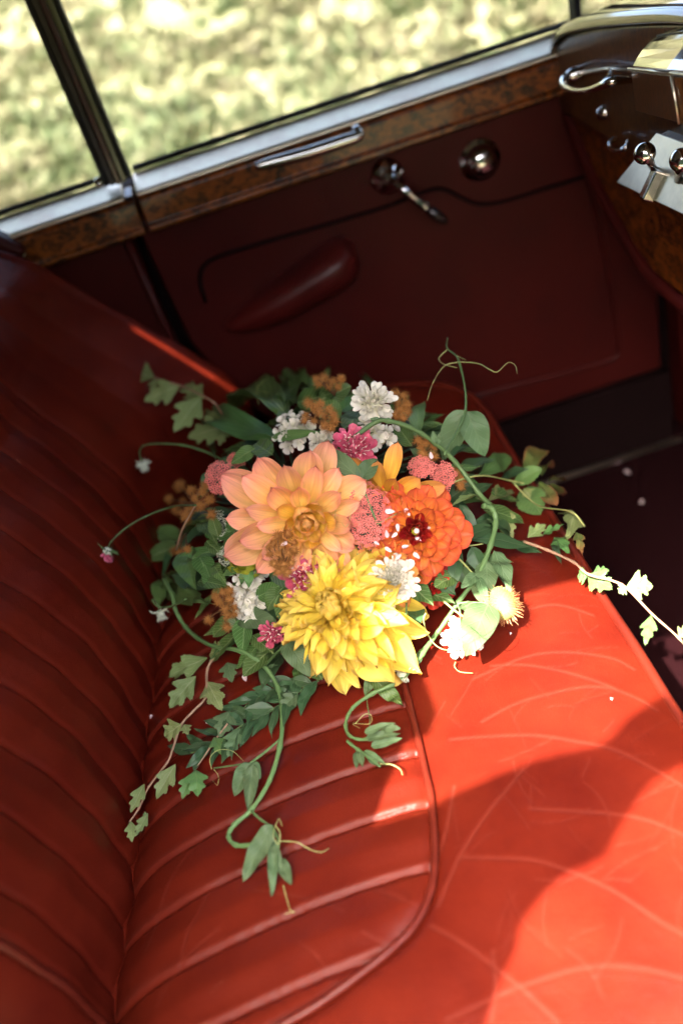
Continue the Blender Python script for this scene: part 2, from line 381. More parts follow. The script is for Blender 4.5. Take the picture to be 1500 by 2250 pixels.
# near side pillar of windscreen
slab('near_windscreen_pillar', M_MAROON, [((.80, .20, .28), (.85, .25, .95)), ((.64, .10, -.42), (1.3, .16, .40))])
# added, unseen shadow caster cut to the outline of the broad shadow on the seat
def backproj(px, py, Y):
    p = atz(px, py, 0.0); s = (p.y - Y) / SUN_TRAVEL.y; q = p - SUN_TRAVEL * s; return (q.x, q.z)
_yo = -.06
up = [(770, 1828), (930, 1782), (1000, 1745), (1100, 1700), (1175, 1672), (1250, 1652), (1310, 1640), (1345, 1618), (1372, 1585), (1405, 1555), (1460, 1520)]
lo = [(1520, 1590), (1450, 1606), (1390, 1640), (1350, 1690), (1315, 1745), (1290, 1795), (1200, 1835), (1140, 1895), (1110, 1940), (1100, 1990), (1075, 2035), (1030, 2150), (985, 2250), (940, 2360)]
pl = [backproj(x, y, _yo) for x, y in up] + [backproj(x, y, _yo) for x, y in lo]
pl = [(-1.0, pl[0][1])] + pl + [(-1.0, pl[-1][1] - .05)]
q = MB(); q.prism(pl, (-.06, -.10), lambda u, v, w: (u, w, v))
tag(q.build('seat_shadow_caster', M_MAROON, None, False), kind='structure')

# --- bench seat ----------------------------------------------------------------
XC = [(.30, -.338), (.40, -.335), (.50, -.331), (.586, -.316), (.665, -.305), (.75, -.297), (.816, -.291), (.905, -.277), (.994, -.268), (1.096, -.256), (1.16, -.243), (1.22, -.222), (1.28, -.192), (1.33, -.152), (1.38, -.10), (1.44, -.04)]
xcy = lambda y: np.interp(y, [a for a, _ in XC], [b for _, b in XC])
def xfy(y): return .23 - .17 * np.clip((np.asarray(y) - 1.15) / .22, 0, 1) ** 2.6
SEAMS = [.435, .4975, .560, .619, .682, .745, .808, .871, .934, .997, 1.06, 1.123, 1.186]
PIPE = [(-.40, .392), (-.28, .400), (-.163, .413), (-.116, .4235), (-.07, .441), (-.045, .458), (-.028, .481), (-.017, .510), (-.009, .545), (-.004, .577), (.002, .66), (.005, .723), (.006, .85), (.006, 1.0), (.004, 1.1), (-.008, 1.19), (-.04, 1.25), (-.09, 1.285), (-.16, 1.30), (-.25, 1.31)]
PIPES = [tuple(v)[:2] for v in spline([(a, b, 0) for a, b in PIPE], 5)]
def segdist(X, Y, P):
    D = np.full(X.shape, 9.); S = np.ones(X.shape)
    for (ax, ay), (bx, by) in zip(P[:-1], P[1:]):
        dx, dy = bx - ax, by - ay; L = dx * dx + dy * dy + 1e-12
        t = np.clip(((X - ax) * dx + (Y - ay) * dy) / L, 0, 1)
        ex, ey = X - ax - t * dx, Y - ay - t * dy; d = np.hypot(ex, ey)
        cr = dx * ey - dy * ex
        mk = d < D; D = np.where(mk, d, D); S = np.where(mk, np.sign(cr), S)
    return D, S
CREASES = [[(1080, 1470), (1150, 1465), (1225, 1475), (1300, 1495), (1350, 1512)],
 [(1060, 1595), (1130, 1555), (1200, 1530), (1275, 1512), (1340, 1512), (1400, 1530), (1440, 1550)],
 [(990, 1635), (1060, 1628), (1175, 1622), (1275, 1635), (1350, 1650), (1425, 1685), (1500, 1725)],
 [(1165, 1782), (1250, 1785), (1350, 1790), (1425, 1805), (1500, 1835)],
 [(1010, 1895), (1100, 1895), (1175, 1898), (1250, 1920), (1350, 1965), (1450, 2030), (1500, 2055)],
 [(950, 2045), (1030, 2090), (1140, 2175), (1225, 2250)],
 [(985, 2250), (1100, 2195), (1200, 2155), (1300, 2130), (1400, 2130), (1500, 2150)],
 [(1150, 1695), (1070, 1800), (1010, 1900), (965, 2000)],
 [(1130, 1350), (1220, 1330), (1300, 1345)], [(1040, 1500), (1180, 1440), (1330, 1440), (1390, 1460)],
 [(1080, 2250), (1090, 2180), (1085, 2100)], [(1000, 1740), (985, 1830), (960, 1900)],
 [(300, 2060), (340, 1960), (390, 1880), (415, 1860)], [(385, 2120), (405, 2050), (440, 1990), (455, 1950)],
 [(330, 2190), (360, 2140), (420, 2080), (480, 2040)], [(660, 2080), (700, 2110), (730, 2160)], [(560, 1960), (700, 1985), (760, 2010)],
 [(820, 1960), (880, 1985), (935, 2010)], [(800, 2060), (850, 2085), (880, 2095)]]
def seat_z(X, Y, detail=True):
    X = np.asarray(X, float); Y = np.asarray(Y, float)
    u = X - xcy(Y)
    z = .004 - .055 * np.exp(-np.maximum(u, 0) / .045) - .004 * np.cos(np.clip(u / .55, 0, 1) * 6.28)
    z = z - 2.6 * np.clip(X - (xfy(Y) - .065), 0, 1) ** 2
    z = z - .9 * np.clip(Y - 1.20, 0, 1) ** 2
    z = z - .55 * np.clip(.44 - Y, 0, 1) ** 2
    if not detail: return z
    D, S = segdist(X, Y, PIPES)
    inn = (S > 0)
    dn = np.full(X.shape, 9.)
    ysk = Y + .004 * np.sin(X * 17) + .05 * np.clip(.10 - u, 0, 1) ** 1.0 * .6
    for s in SEAMS: 
        e = ysk - s; dn = np.where(np.abs(e) < np.abs(dn), e, dn)
    fade = np.clip(D / .006, 0, 1) * inn
    ad = np.abs(dn)
    sag = .0036 * np.cos(np.clip(ad / .0315, 0, 1) * math.pi / 2) ** 1.5
    groove = .0050 * np.exp(-(ad / .0022) ** 1.4)
    lip = .0007 * np.exp(-((dn - .0050) / .0036) ** 2)
    z = z - fade * (sag + groove - lip)
    z = z - .006 * np.exp(-(D / .0065) ** 1.5)
    z = z + inn * .0016
    z = z + .0012 * np.sin(X * 23 + 2 * np.sin(Y * 11)) * np.sin(Y * 19 + X * 7) * (~inn)
    return z
def seat_mesh():
    nu, nv = 430, 520
    v = np.linspace(.30, 1.365, nv); u = np.linspace(0, 1, nu)
    Yg, Ug = np.meshgrid(v, u, indexing='ij')
    a, b = xcy(Yg) - .012, xfy(Yg); Xg = a + (b - a) * Ug
    Z = seat_z(Xg, Yg)
    wear = np.zeros(Xg.shape)
    for k, cp in enumerate(CREASES):
        P = [tuple(p)[:2] for p in spline([atz(x, y, 0) for x, y in cp], 5)]
        D, S = segdist(Xg, Yg, P)
        wd = .0015 if k < 12 else .0012
        # a fold fades at both ends
        g = np.exp(-(D / wd) ** 2); Z = Z - .0006 * g + .0005 * np.exp(-(D / .007) ** 2)
        wear = np.maximum(wear, g * (.085 if k < 12 else .06))
    # many short fine wrinkles branching over the sat-on leather
    rg = random.Random(31)
    for k in range(90):
        x = rg.uniform(.01, .215); y = rg.uniform(.36, .84); a = rg.uniform(-.5, .9) if rg.random() < .7 else rg.uniform(1, 2.2); L = rg.uniform(.015, .06); cv = rg.uniform(-12, 12)
        P = [(x + math.cos(a) * L * t + math.sin(a) * cv * (L * t) ** 2, y + math.sin(a) * L * t - math.cos(a) * cv * (L * t) ** 2) for t in (-.5, -.25, 0, .25, .5)]
        m_ = (np.abs(Xg - x) < L * .8) & (np.abs(Yg - y) < L * .8)
        D = np.full(Xg.shape, 9.); d_, s_ = segdist(Xg[m_], Yg[m_], P); D[m_] = d_
        g = np.exp(-(D / .0009) ** 2); Z = Z - .00035 * g; wear = np.maximum(wear, g * rg.uniform(.02, .06))
    # puckers along the sewn pleats
    Ds, Ss = segdist(Xg, Yg, PIPES); dq = np.full(Xg.shape, 9.)
    for s in SEAMS: dq = np.minimum(dq, np.abs(Yg + .004 * np.sin(Xg * 17) - s))
    Z = Z + .00032 * np.sin(Xg * 330 + 5 * np.sin(Xg * 41) + 9 * np.sin(Yg * 60)) * np.exp(-(dq / .007) ** 2) * (Ss > 0) * np.clip(Ds / .01, 0, 1)
    Z = Z + .0004 * np.sin(Yg * 300 + 4 * np.sin(Yg * 37)) * np.exp(-(Ds / .008) ** 2)
    # gathered wrinkles by the crease
    uu = Xg - xcy(Yg)
    Z = Z + .0016 * np.exp(-uu / .05) * np.sin(Yg * 150 + 6 * np.sin(Yg * 17) + uu * 60)
    D, S = segdist(Xg, Yg, PIPES)
    dn = np.full(Xg.shape, 9.)
    for s in SEAMS: dn = np.minimum(dn, np.abs(Yg + .004 * np.sin(Xg * 17) - s - .004))
    wear = np.maximum(wear, .06 * np.exp(-(dn / .0035) ** 2) * (S > 0) * np.clip(D / .004, 0, 1))
    V = list(zip(Xg.ravel(), Yg.ravel(), Z.ravel()))
    Fc = [(j * nu + i, j * nu + i + 1, (j + 1) * nu + i + 1, (j + 1) * nu + i) for j in range(nv - 1) for i in range(nu - 1)]
    # skirt at the front, the near end and the far end
    W = list(wear.ravel())
    rim = [j * nu + nu - 1 for j in range(nv)] + [(nv - 1) * nu + i for i in range(nu - 2, -1, -1)]
    prev = rim
    for dz, dout in ((-.012, .004), (-.10, .006), (-.30, .0)):
        row = []
        for r in rim:
            x, y, z = V[r]; nx, ny = (1, 0) if y < 1.2 else ((x + .1) / .3, .8)
            row.append(len(V)); V.append((x + nx * dout, y + ny * dout, z + dz)); W.append(0)
        Fc += [(prev[i], row[i], row[i + 1], prev[i + 1]) for i in range(len(rim) - 1)]; prev = row
    return mesh('seat_cushion', V, Fc, M_SEAT, True, {'wear': W})
SEAT = empty('bench_seat', (0, .85, -.3)); SEAT.location = (0, 0, 0)
tag(SEAT, 'worn red leather bench seat with pleated panel and piped edges under the bouquet', 'car seat')
put('cushion', seat_mesh(), SEAT)
# piping round the pleated panel
P = [(x, y, float(seat_z(np.array([x]), np.array([y]))[0]) + .0045) for x, y in PIPES if x > xcy(y) - .01]
q = MB(); q.tube(P, [.0036 + .0003 * math.sin(i * 1.7) for i in range(len(P))], 10); q.build('panel_piping', M_PIPE, SEAT)
def edgez(y): return float(seat_z(np.array([float(xfy(y))]), np.array([y]))[0])
P = [(float(xfy(y)) + .004, y, edgez(y) - .001 + .0012 * math.sin(y * 40)) for y in np.linspace(.30, 1.365, 150)]
q = MB(); q.tube(P, .0055, 10); q.build('front_piping', M_PIPE, SEAT)
# backrest
FAR = [(-.1, 0), (0, 0), (.06, -.02), (.13, -.07), (.2, -.13), (.26, -.175), (.31, -.21), (.35, -.26), (.42, -.36)]
def backx(Y, Z, detail=True):
    Y = np.asarray(Y, float); Z = np.asarray(Z, float)
    k = np.clip((Y - 1.02) / .37, 0, 1) ** 1.8
    prof = -.25 * (Z + .04) + .022 * np.sin(np.clip((Z + .06) / .30, 0, 1) * math.pi)
    far = np.interp(Z, [a for a, _ in FAR], [b for _, b in FAR])
    x = xcy(Y) - .004 + prof * (1 - k) + far * k
    x = x - 8 * np.clip(Z - .36, 0, 1) ** 2
    x = x - 3.5 * np.clip(.475 - Y, 0, 1) ** 1.6 * 1.0
    if detail:
        dn = np.full(Y.shape, 9.); ysk = Y + .10 * np.clip(.14 - Z, 0, 1) ** 1.4 + .02 * Z
        for s in np.arange(.53, 1.16, .0625):
            e = ysk - s; dn = np.where(np.abs(e) < np.abs(dn), e, dn)
        m_ = np.clip((Y - .485) / .01, 0, 1) * np.clip((1.14 - Y) / .02, 0, 1) * np.clip((.40 - Z) / .03, 0, 1)
        ad = np.abs(dn)
        x = x - m_ * (.0036 * np.cos(np.clip(ad / .031, 0, 1) * math.pi / 2) ** 1.5 + .004 * np.exp(-(ad / .003) ** 1.4))
        x = x - .006 * np.exp(-((Y - .485) / .006) ** 2) - .004 * np.exp(-((Y - 1.15) / .006) ** 2) * (1 - k)
        x = x + .0018 * np.sin(Y * 40 + Z * 30) * np.sin(Z * 55)
    return x
nv, nw = 420, 170
yy = np.linspace(.43, 1.40, nv); zz = np.linspace(-.10, .43, nw)
Yg, Zg = np.meshgrid(yy, zz, indexing='ij'); Xg = backx(Yg, Zg)
V = list(zip(Xg.ravel(), Yg.ravel(), Zg.ravel()))
Fc = [(j * nw + i, (j + 1) * nw + i, (j + 1) * nw + i + 1, j * nw + i + 1) for j in range(nv - 1) for i in range(nw - 1)]
rim = [i for i in range(nw)] + [j * nw + nw - 1 for j in range(1, nv)] + [(nv - 1) * nw + i for i in range(nw - 2, -1, -1)]
prev = rim
for s in (.012, .03, .20):
    row = []
    for r in rim:
        x, y, z = V[r]; e = (.008 if s < .02 else .012)
        oy = -e if r < nw else (e if r >= (nv - 1) * nw else 0)
        row.append(len(V)); V.append((x - s, y + oy, z + (e if (r % nw == nw - 1) else 0)))
    Fc += [(prev[i], prev[i + 1], row[i + 1], row[i]) for i in range(len(rim) - 1)]; prev = row
put('backrest', mesh('backrest', V, Fc, M_SEAT, True, {'wear': [0] * len(V)}), SEAT)
P = [(float(backx(.482, z)) + .003, .482, z) for z in np.linspace(-.08, .40, 50)]
q = MB(); q.tube(P, .0042, 8); q.build('backrest_piping', M_PIPE, SEAT)
q = MB(); q.box((-.62, .46, -.38), (-.42, 1.36, .30)); q.build('seat_base', M_DARK, SEAT, False)

# --- far door -------------------------------------------------------------------
YD = 1.45
DOOR = empty('car_door', (.15, YD, -.2)); DOOR.location = (0, 0, 0)
tag(DOOR, 'closed far door with dark red leather trim, walnut rail, chrome handle and window', 'car door')
q = MB(); q.prism([(-.150, .295), (.60, .295), (.618, -.05), (.612, -.228), (.02, -.228), (-.10, -.02), (-.140, .10)], (YD, YD + .05), lambda u, v, w: (u, w, v))
q.build('door_panel', M_DOORL, DOOR, False, .006)
# raised lower trim with bead
ptop = [aty(x, y, YD) for x, y in [(452, 662), (440, 620), (446, 585), (480, 562), (560, 537), (700, 497), (850, 452), (920, 424), (968, 414), (1010, 432), (1050, 447), (1110, 440), (1200, 412), (1290, 385)]]
q = MB(); q.tube([p + Vector((0, -.003, 0)) for p in spline(ptop, 5)], .0032, 8); q.build('trim_bead', M_DARK, DOOR)
pb = [aty(x, y, YD) for x, y in [(1000, 884), (1100, 852), (1220, 822), (1320, 795), (1352, 780), (1358, 760), (1350, 700), (1325, 540), (1290, 385)]]
q = MB(); q.tube([p + Vector((0, -.003, 0)) for p in spline(pb, 5)], .0048, 8); q.build('lower_bead', M_DOORL, DOOR)
# walnut rail: sloped top and upright face
def rail(x0, x1, name, par):
    prof = [(YD + .035, .340), (YD + .03, .345), (YD - .005, .342), (YD - .016, .338), (YD - .020, .334), (YD - .020, .300), (YD - .026, .298), (YD - .026, .290), (YD - .012, .287), (YD + .035, .287)]
    q = MB(); q.prism(prof, (x0, x1), lambda u, v, w: (w, u, v)); return q.build(name, M_WOOD, par, False, .0025)
rail(-.132, .60, 'wood_rail', DOOR)
M_STRIP = plain('sky_glare_metal', (1.0, .80, .60), .42, 1)  # metal strip added to stand in for sky glare on the rail top
def strip(x0, x1, name, par):
    prof = [(YD + .045, .3455), (YD + .045, .3575), (YD - .012, .3475), (YD - .018, .3445), (YD - .018, .3405), (YD + .03, .3455)]
    q = MB(); q.prism(prof, (x0, x1), lambda u, v, w: (w, u, v)); return q.build(name, M_STRIP, par, False, .002)
strip(-.131, .60, 'sill_glare_strip', DOOR)
# handle
P = spline([aty(x, y, YD - .042) for x, y in [(562, 366), (600, 356), (680, 335), (750, 312), (785, 300), (795, 288)]], 6)
q = MB(); n = len(P); q.tube(P, [.0035 + .0055 * math.sin(math.pi * (i + 2) / (n + 3)) ** .7 for i in range(n)], 12)
for a in ((788, 292),):
    p = aty(*a, YD - .042); q.tube([p, p + Vector((0, .026, 0))], [.006, .009], 12)
q.build('pull_handle', M_CHROME, DOOR)
def ymat(p, s=1): return Matrix.Translation(p) @ Matrix.Rotation(R_(90), 4, 'X')
q = MB(); p = aty(850, 388, YD); q.lathe([(0, .026), (.009, .026), (.012, .018), (.016, .014), (.022, .010), (.027, .004), (.028, 0)], 40, ymat(p)); cr = q.build('window_crank', M_CHROME, DOOR)
P = spline([p + Vector((0, -.024, 0)), aty(880, 412, YD - .05), aty(915, 440, YD - .055), aty(940, 460, YD - .058)], 5)
q = MB(); q.tube(P, [.0075, .0075, .007, .0065, .006, .0055, .0055, .006, .006, .006, .0065, .0065, .007, .007, .007, .006][:len(P)], 10); q.build('crank_arm', M_CHROME, cr)
q = MB(); q.tube(spline([aty(940, 460, YD - .060), aty(960, 474, YD - .064), aty(982, 488, YD - .066)], 4), [.0065, .0075, .008, .0085, .0085, .008, .007, .006, .003], 10); q.build('crank_knob', M_HORN, cr)
q = MB(); p = aty(1054, 352, YD); q.lathe([(0, .024), (.008, .0235), (.016, .021), (.021, .016), (.0235, .009), (.0245, .004), (.030, .004), (.032, 0)], 44, ymat(p)); q.build('lock_boss', M_CHROME, DOOR)
# armrest
def armrest():
    A = aty(492, 722, YD); B = aty(775, 530, YD); ax = (B - A); L = ax.length; ax.normalize(); pn = Vector((-ax.z, 0, ax.x))
    V = []; nu, na = 26, 20
    for i in range(nu):
        t = i / (nu - 1); e = max(0, 1 - abs(2 * t - 1) ** (5 if t > .5 else 2.2)) ** .5 + .02
        dep = .075 * e * (.55 + .45 * t); hgt = (.020 + .014 * t) * e
        for k in range(na):
            a = math.pi * k / (na - 1) - .0
            V.append(A + ax * (L * t) + Vector((0, -1, 0)) * dep * math.sin(a) ** .7 + pn * (hgt * math.cos(a) * (.8 if a < math.pi / 2 else 1.55)) + Vector((0, .004, 0)))
    Fc = [(i * na + k, i * na + k + 1, (i + 1) * na + k + 1, (i + 1) * na + k) for i in range(nu - 1) for k in range(na - 1)]
    put('armrest', mesh('armrest', V, Fc, M_ARM, True), DOOR)
armrest()
# window frame: upright posts and pane
def post(x0, x1, y0, y1, lean, mat, name, par, z0=.362, z1=.96):
    V = []
    for z in (z0, z1):
        o = lean * (z - z0)
        V += [(x0 + o, y0, z), (x1 + o, y0, z), (x1 + o, y1, z), (x0 + o, y1, z)]
    q = MB(); q.add(V, [(3, 2, 1, 0), (4, 5, 6, 7), (0, 1, 5, 4), (1, 2, 6, 5), (2, 3, 7, 6), (3, 0, 4, 7)]); return q.build(name, mat, par, False, .002)
post(-.137, -.131, YD + .004, YD + .035, -.015, M_RUBBER, 'window_channel', DOOR)
post(-.145, -.1375, YD - .004, YD + .03, -.015, M_OLIVE, 'window_frame', DOOR)
post(.530, .540, YD + .004, YD + .03, .03, M_RUBBER, 'quarter_light_post', DOOR)
q = MB(); q.box((-.131, YD + .050, .350), (.60, YD + .054, .94)); q.build('window_pane', M_GLASS, DOOR, False)
q = MB(); q.tube([(-.128, YD + .047, .3625), (.60, YD + .047, .3625)], .0045, 8); q.build('window_seal', M_RUBBER, DOOR)
# rear side: pillar, rail, trim, window of its own
RS = empty('rear_side_panel', (-.4, YD, 0)); RS.location = (0, 0, 0)
tag(RS, 'side panel behind the far door with walnut rail, pillar and quarter window', 'side panel')
q = MB(); q.box((-1.5, YD + .003, -.38), (-.162, YD + .05, .297)); q.build('side_trim', M_DOORL, RS, False, .006)
q = MB(); q.tube([(-.170, YD - .003, .29), (-.165, YD - .003, .10), (-.13, YD - .003, -.04), (-.08, YD - .003, -.2)], .006, 8); q.build('shut_line_welt', M_DOORL, RS)
rail(-1.5, -.1375, 'rear_wood_rail', RS)
strip(-1.5, -.150, 'rear_sill_glare_strip', RS)
post(-.153, -.1455, YD - .010, YD + .03, -.015, M_MAROON, 'pillar', RS)
post(-.162, -.1535, YD - .004, YD + .03, -.015, M_GREYP, 'pillar_strip', RS)
post(-.171, -.1625, YD + .002, YD + .03, -.015, M_RUBBER, 'rear_window_channel', RS)
q = MB(); q.box((-1.5, YD + .050, .350), (-.171, YD + .054, .94)); q.build('rear_window_pane', M_GLASS, RS, False)
q = MB(); q.tube([(-1.5, YD + .047, .3625), (-.172, YD + .047, .3625)], .0045, 8); q.build('rear_window_seal', M_RUBBER, RS)
q = MB(); q.lathe([(0, .012), (.005, .011), (.007, 0)], 16, ymat(Vector((-.175, YD + .0, .372)))); q.build('window_catch', M_CHROME, RS)
# trim by the left edge: narrow chrome-edged strap on the body behind the seat
q = MB(); q.tube([aty(-40, 640, 1.41), aty(0, 602, 1.41), aty(56, 558, 1.42)], .0018, 8); q.build('trim_line', M_STEEL, RS)
q = MB(); q.prism([(-.75, .37), (-.332, .36), (-.30, .325), (-.38, .25), (-.75, .2)], (1.412, 1.449), lambda u, v, w: (u, w, v)); q.build('corner_trim', M_DOORL, RS, False, .01)
# body outside and below the door
slab('sill_wall', M_DARK, [((-1.5, YD + .055, -.55), (1.2, YD + .10, .340)), ((-.2, YD - .01, -.378), (.62, YD + .054, -.232))])
q = MB(); q.tube([(-.1, YD - .02, -.374), (.63, YD - .02, -.374)], .0055, 8)
tag(q.build('sill_strip', M_STEEL), 'dull metal strip along the foot of the far door sill', 'sill strip')
q = MB(); q.prism([(.640, .40), (1.1, .42), (1.1, -.38), (.650, -.38)], (YD - .004, YD + .05), lambda u, v, w: (u, w, v))
tag(q.build('kick_panel', M_DOORL, None, False, .005), kind='structure')
# --- dashboard ------------------------------------------------------------------
DASH = empty('dashboard', (.5, 1.2, .1)); DASH.location = (0, 0, 0)
tag(DASH, 'walnut dashboard with chrome capping, grab handle and switch plate', 'dashboard')
XD = .49
top = [(1.452, .333), (1.43, .357), (1.38, .380), (1.28, .404), (1.16, .427), (1.04, .446), (.9, .455), (.7, .455)]
bot = [(.7, .262), (.9, .262), (1.1, .262), (1.3, .262), (1.44, .258)]
q = MB(); q.prism(top + bot + [(1.452, .268)], (XD, XD + .06), lambda u, v, w: (w, u, v)); q.build('upper_board', M_WOOD2, DASH, False, .006)
low = [(1.448, .2565), (1.40, .215), (1.37, .187), (1.30, .145), (1.234, .112), (1.19, .100), (1.10, .100), (.7, .10), (.7, .2565)]
q = MB(); q.prism(low, (XD + .012, XD + .06), lambda u, v, w: (w, u, v)); q.build('lower_board', M_WOOD, DASH, False, .004)
P = spline([(XD + .012, y, z) for y, z in [(1.455, .258), (1.412, .212), (1.378, .180), (1.308, .137), (1.24, .104), (1.19, .090), (1.10, .088), (.7, .088)]], 5)
q = MB(); q.tube(P, .010, 10); q.build('leather_edge', M_DOORL, DASH)
capP = [(XD + .030, y, z + .006) for y, z in top]
V = []; pf = [(-.036, -.006), (-.036, .001), (-.028, .008), (.02, .012), (.09, .012), (.16, .006)]
sp = spline(capP, 5)
for p in sp: V += [(p.x + a, p.y, p.z + b) for a, b in pf]
k = len(pf); Fc = [(i * k + j, i * k + j + 1, (i + 1) * k + j + 1, (i + 1) * k + j) for i in range(len(sp) - 1) for j in range(k - 1)]
M_CAP = plain('polished_capping', (.16, .075, .03), .12, 0, .6, 1)
put('top_capping', mesh('top_capping', V, Fc, M_CAP), DASH)
V = [(XD + .18, 1.452, .33), (XD + .18, .7, .47), (XD + .18, .7, .95), (XD + .18, 1.452, .95)]
# scuttle in front and windscreen frame
slab('scuttle', M_BODY, [((.68, .2, .30), (1.3, 1.5, .405))], .03)
q = MB(); 
for y in (1.438,): q.tube([(.565, y, .40), (.60, y - .02, .70), (.66, y - .05, .95)], .014, 10)
tag(q.build('windscreen_pillar', M_RUBBER), kind='structure')
q = MB(); q.prism([(1.40, .41), (.3, .41), (.3, .93), (1.36, .93)], (.66, .664), lambda u, v, w: (w + .12 * (.95 - v) * -.3, u, v))
tag(q.build('windscreen', M_GLASS, None, False), kind='structure')
# grab handle (chrome loop on the upper board)
P = spline([atx(x, y, X) for x, y, X in [(1262, 163, .485), (1240, 172, .462), (1236, 188, .448), (1262, 200, .440), (1300, 196, .440), (1340, 180, .448), (1372, 176, .47), (1392, 178, .487)]], 6)
q = MB(); q.tube(P, [.0044 + .0012 * math.sin(i * .25) for i in range(len(P))], 10); gh = q.build('grab_handle', M_CHROME, DASH)
q = MB(); a = atx(1258, 165, .478); q.lathe([(0, .010), (.006, .009), (.009, .004), (.009, -.012)], 20, Matrix.Translation(a) @ Matrix.Rotation(R_(-90), 4, 'Y')); q.build('handle_mount', M_CHROME, gh)
P = spline([atx(x, y, X) for x, y, X in [(1330, 182, .455), (1338, 172, .462), (1340, 158, .470), (1336, 152, .472)]], 5)
q = MB(); q.tube(P, [.006 - .0003 * i for i in range(len(P))], 10); q.build('hook', M_CHROME, gh)
# bracket line behind
q = MB(); q.tube([atx(1270, 162, .487), atx(1330, 152, .487), atx(1392, 154, .487)], .0022, 8); q.build('handle_rod', M_STEEL, gh)
q = MB(); a = atx(1328, 246, .492); q.lathe([(0, .012), (.006, .010), (.009, .003), (.010, 0)], 20, Matrix.Translation(a) @ Matrix.Rotation(R_(-90), 4, 'Y')); q.build('small_knob', M_CHROME, DASH)
# small pull ring
P = spline([atx(x, y, X) for x, y, X in [(1352, 305, .485), (1340, 312, .475), (1340, 326, .468), (1358, 331, .464), (1374, 324, .468), (1378, 310, .476)]], 6)
q = MB(); q.tube(P, .0032, 8); q.build('pull_ring', M_CHROME, DASH)
# instrument box with chrome lid
def boxpt(px, py, X): return atx(px, py, X)
BX = .415
c = [boxpt(1385, 155, .452), boxpt(1478, 166, BX), boxpt(1394, 244, .452), boxpt(1495, 272, BX)]
V = [c[0], c[1], c[3], c[2]] + [v + Vector((.075, 0, .0)) for v in (c[0], c[1], c[3], c[2])]
d = c[1] + Vector((.012, -.10, .01)); e = c[3] + Vector((.012, -.10, .01))
V += [d, e, d + Vector((.07, 0, 0)), e + Vector((.07, 0, 0))]
q = MB(); q.add(V, [(0, 1, 2, 3), (1, 8, 9, 2), (4, 0, 3, 7), (3, 2, 6, 7), (2, 9, 11, 6), (0, 4, 5, 1), (1, 5, 10, 8)])
bxo = q.build('instrument_box', M_WOOD2, DASH, False, .0015)
e0 = c[0] + Vector((-.002, .002, .002)); e1 = c[1] + Vector((-.003, 0, .003)); e2 = d + Vector((-.003, 0, .003))
q = MB(); q.tube([e0, e1], .0016, 6); q.tube([e1, e2], .0016, 6); q.tube([c[1] + Vector((-.002, 0, 0)), c[3] + Vector((-.002, 0, 0))], .0012, 6); q.build('box_edging', M_STEEL, bxo)
# lid: rounded chrome cap sloping back
L0 = boxpt(1387, 148, .452); L1 = boxpt(1462, 156, .418); T0 = L0 + Vector((.075, -.025, .026)); T1 = L1 + Vector((.085, -.035, .034))
D1 = L1 + Vector((.015, -.10, .012)); DT = T1 + Vector((.01, -.09, .0))
V = []; N = 8
for i in range(N + 1):
    t = i / N; bul = math.sin(t * math.pi * .5)
    for A, B in ((L0, T0), (L1, T1), (D1, DT)):
        p = A.lerp(B, t); V.append(p + Vector((-.012 * math.sin(t * math.pi), 0, .014 * math.sin(t * math.pi))))
Fc = [(i * 3 + j, i * 3 + j + 1, (i + 1) * 3 + j + 1, (i + 1) * 3 + j) for i in range(N) for j in range(2)]
me = mesh('box_lid', V, Fc, M_CHROME, False); lid = put('box_lid', me, bxo)
sm = lid.modifiers.new('s', 'SOLIDIFY'); sm.thickness = .003; bv = lid.modifiers.new('b', 'BEVEL'); bv.width = .0015; bv.segments = 2; bv.limit_method = 'ANGLE'; bv.angle_limit = R_(40)
q = MB(); a = (L0.lerp(T0, .52) + L1.lerp(T1, .52)) * .5 + Vector((-.014, 0, .012)); q.tube([a, a + Vector((-.006, -.001, -.007))], [.0022, .0012], 6); q.build('lid_catch', M_HORN, bxo)
q = MB(); P0 = L0.lerp(T0, .5) + Vector((-.013, 0, .0145)); P1 = L1.lerp(T1, .5) + Vector((-.013, 0, .0145)); q.tube([P0, P1], .0009, 6); q.build('lid_joint', M_HORN, bxo)
# brushed switch plate, sloping
A = atx(1352, 401, .440); B = atx(1440, 292, .475)
Dv = Vector((0, -1, .10)).normalized() * .20
q = MB(); nrm = (B - A).cross(Dv).normalized()
if nrm.x > 0: nrm = -nrm
V = [A, B, B + Dv, A + Dv]; V2 = [v - nrm * .005 for v in V]
q.add(V + V2, [(0, 1, 2, 3), (7, 6, 5, 4), (0, 4, 5, 1), (1, 5, 6, 2), (2, 6, 7, 3), (3, 7, 4, 0)])
pl_ = q.build('switch_plate', M_STEEL, DASH, False, .0012)
q = MB(); q.add([A - nrm * .006, B - nrm * .006, B + Dv - nrm * .006, A + Dv - nrm * .006, A + Vector((.06, 0, -.01)), B + Vector((.03, 0, 0)), B + Dv + Vector((.03, 0, 0)), A + Dv + Vector((.06, 0, -.01))],
  [(0, 1, 2, 3), (7, 6, 5, 4), (0, 4, 5, 1), (1, 5, 6, 2), (2, 6, 7, 3), (3, 7, 4, 0)]); q.build('plate_backing', M_WOOD2, DASH, False)
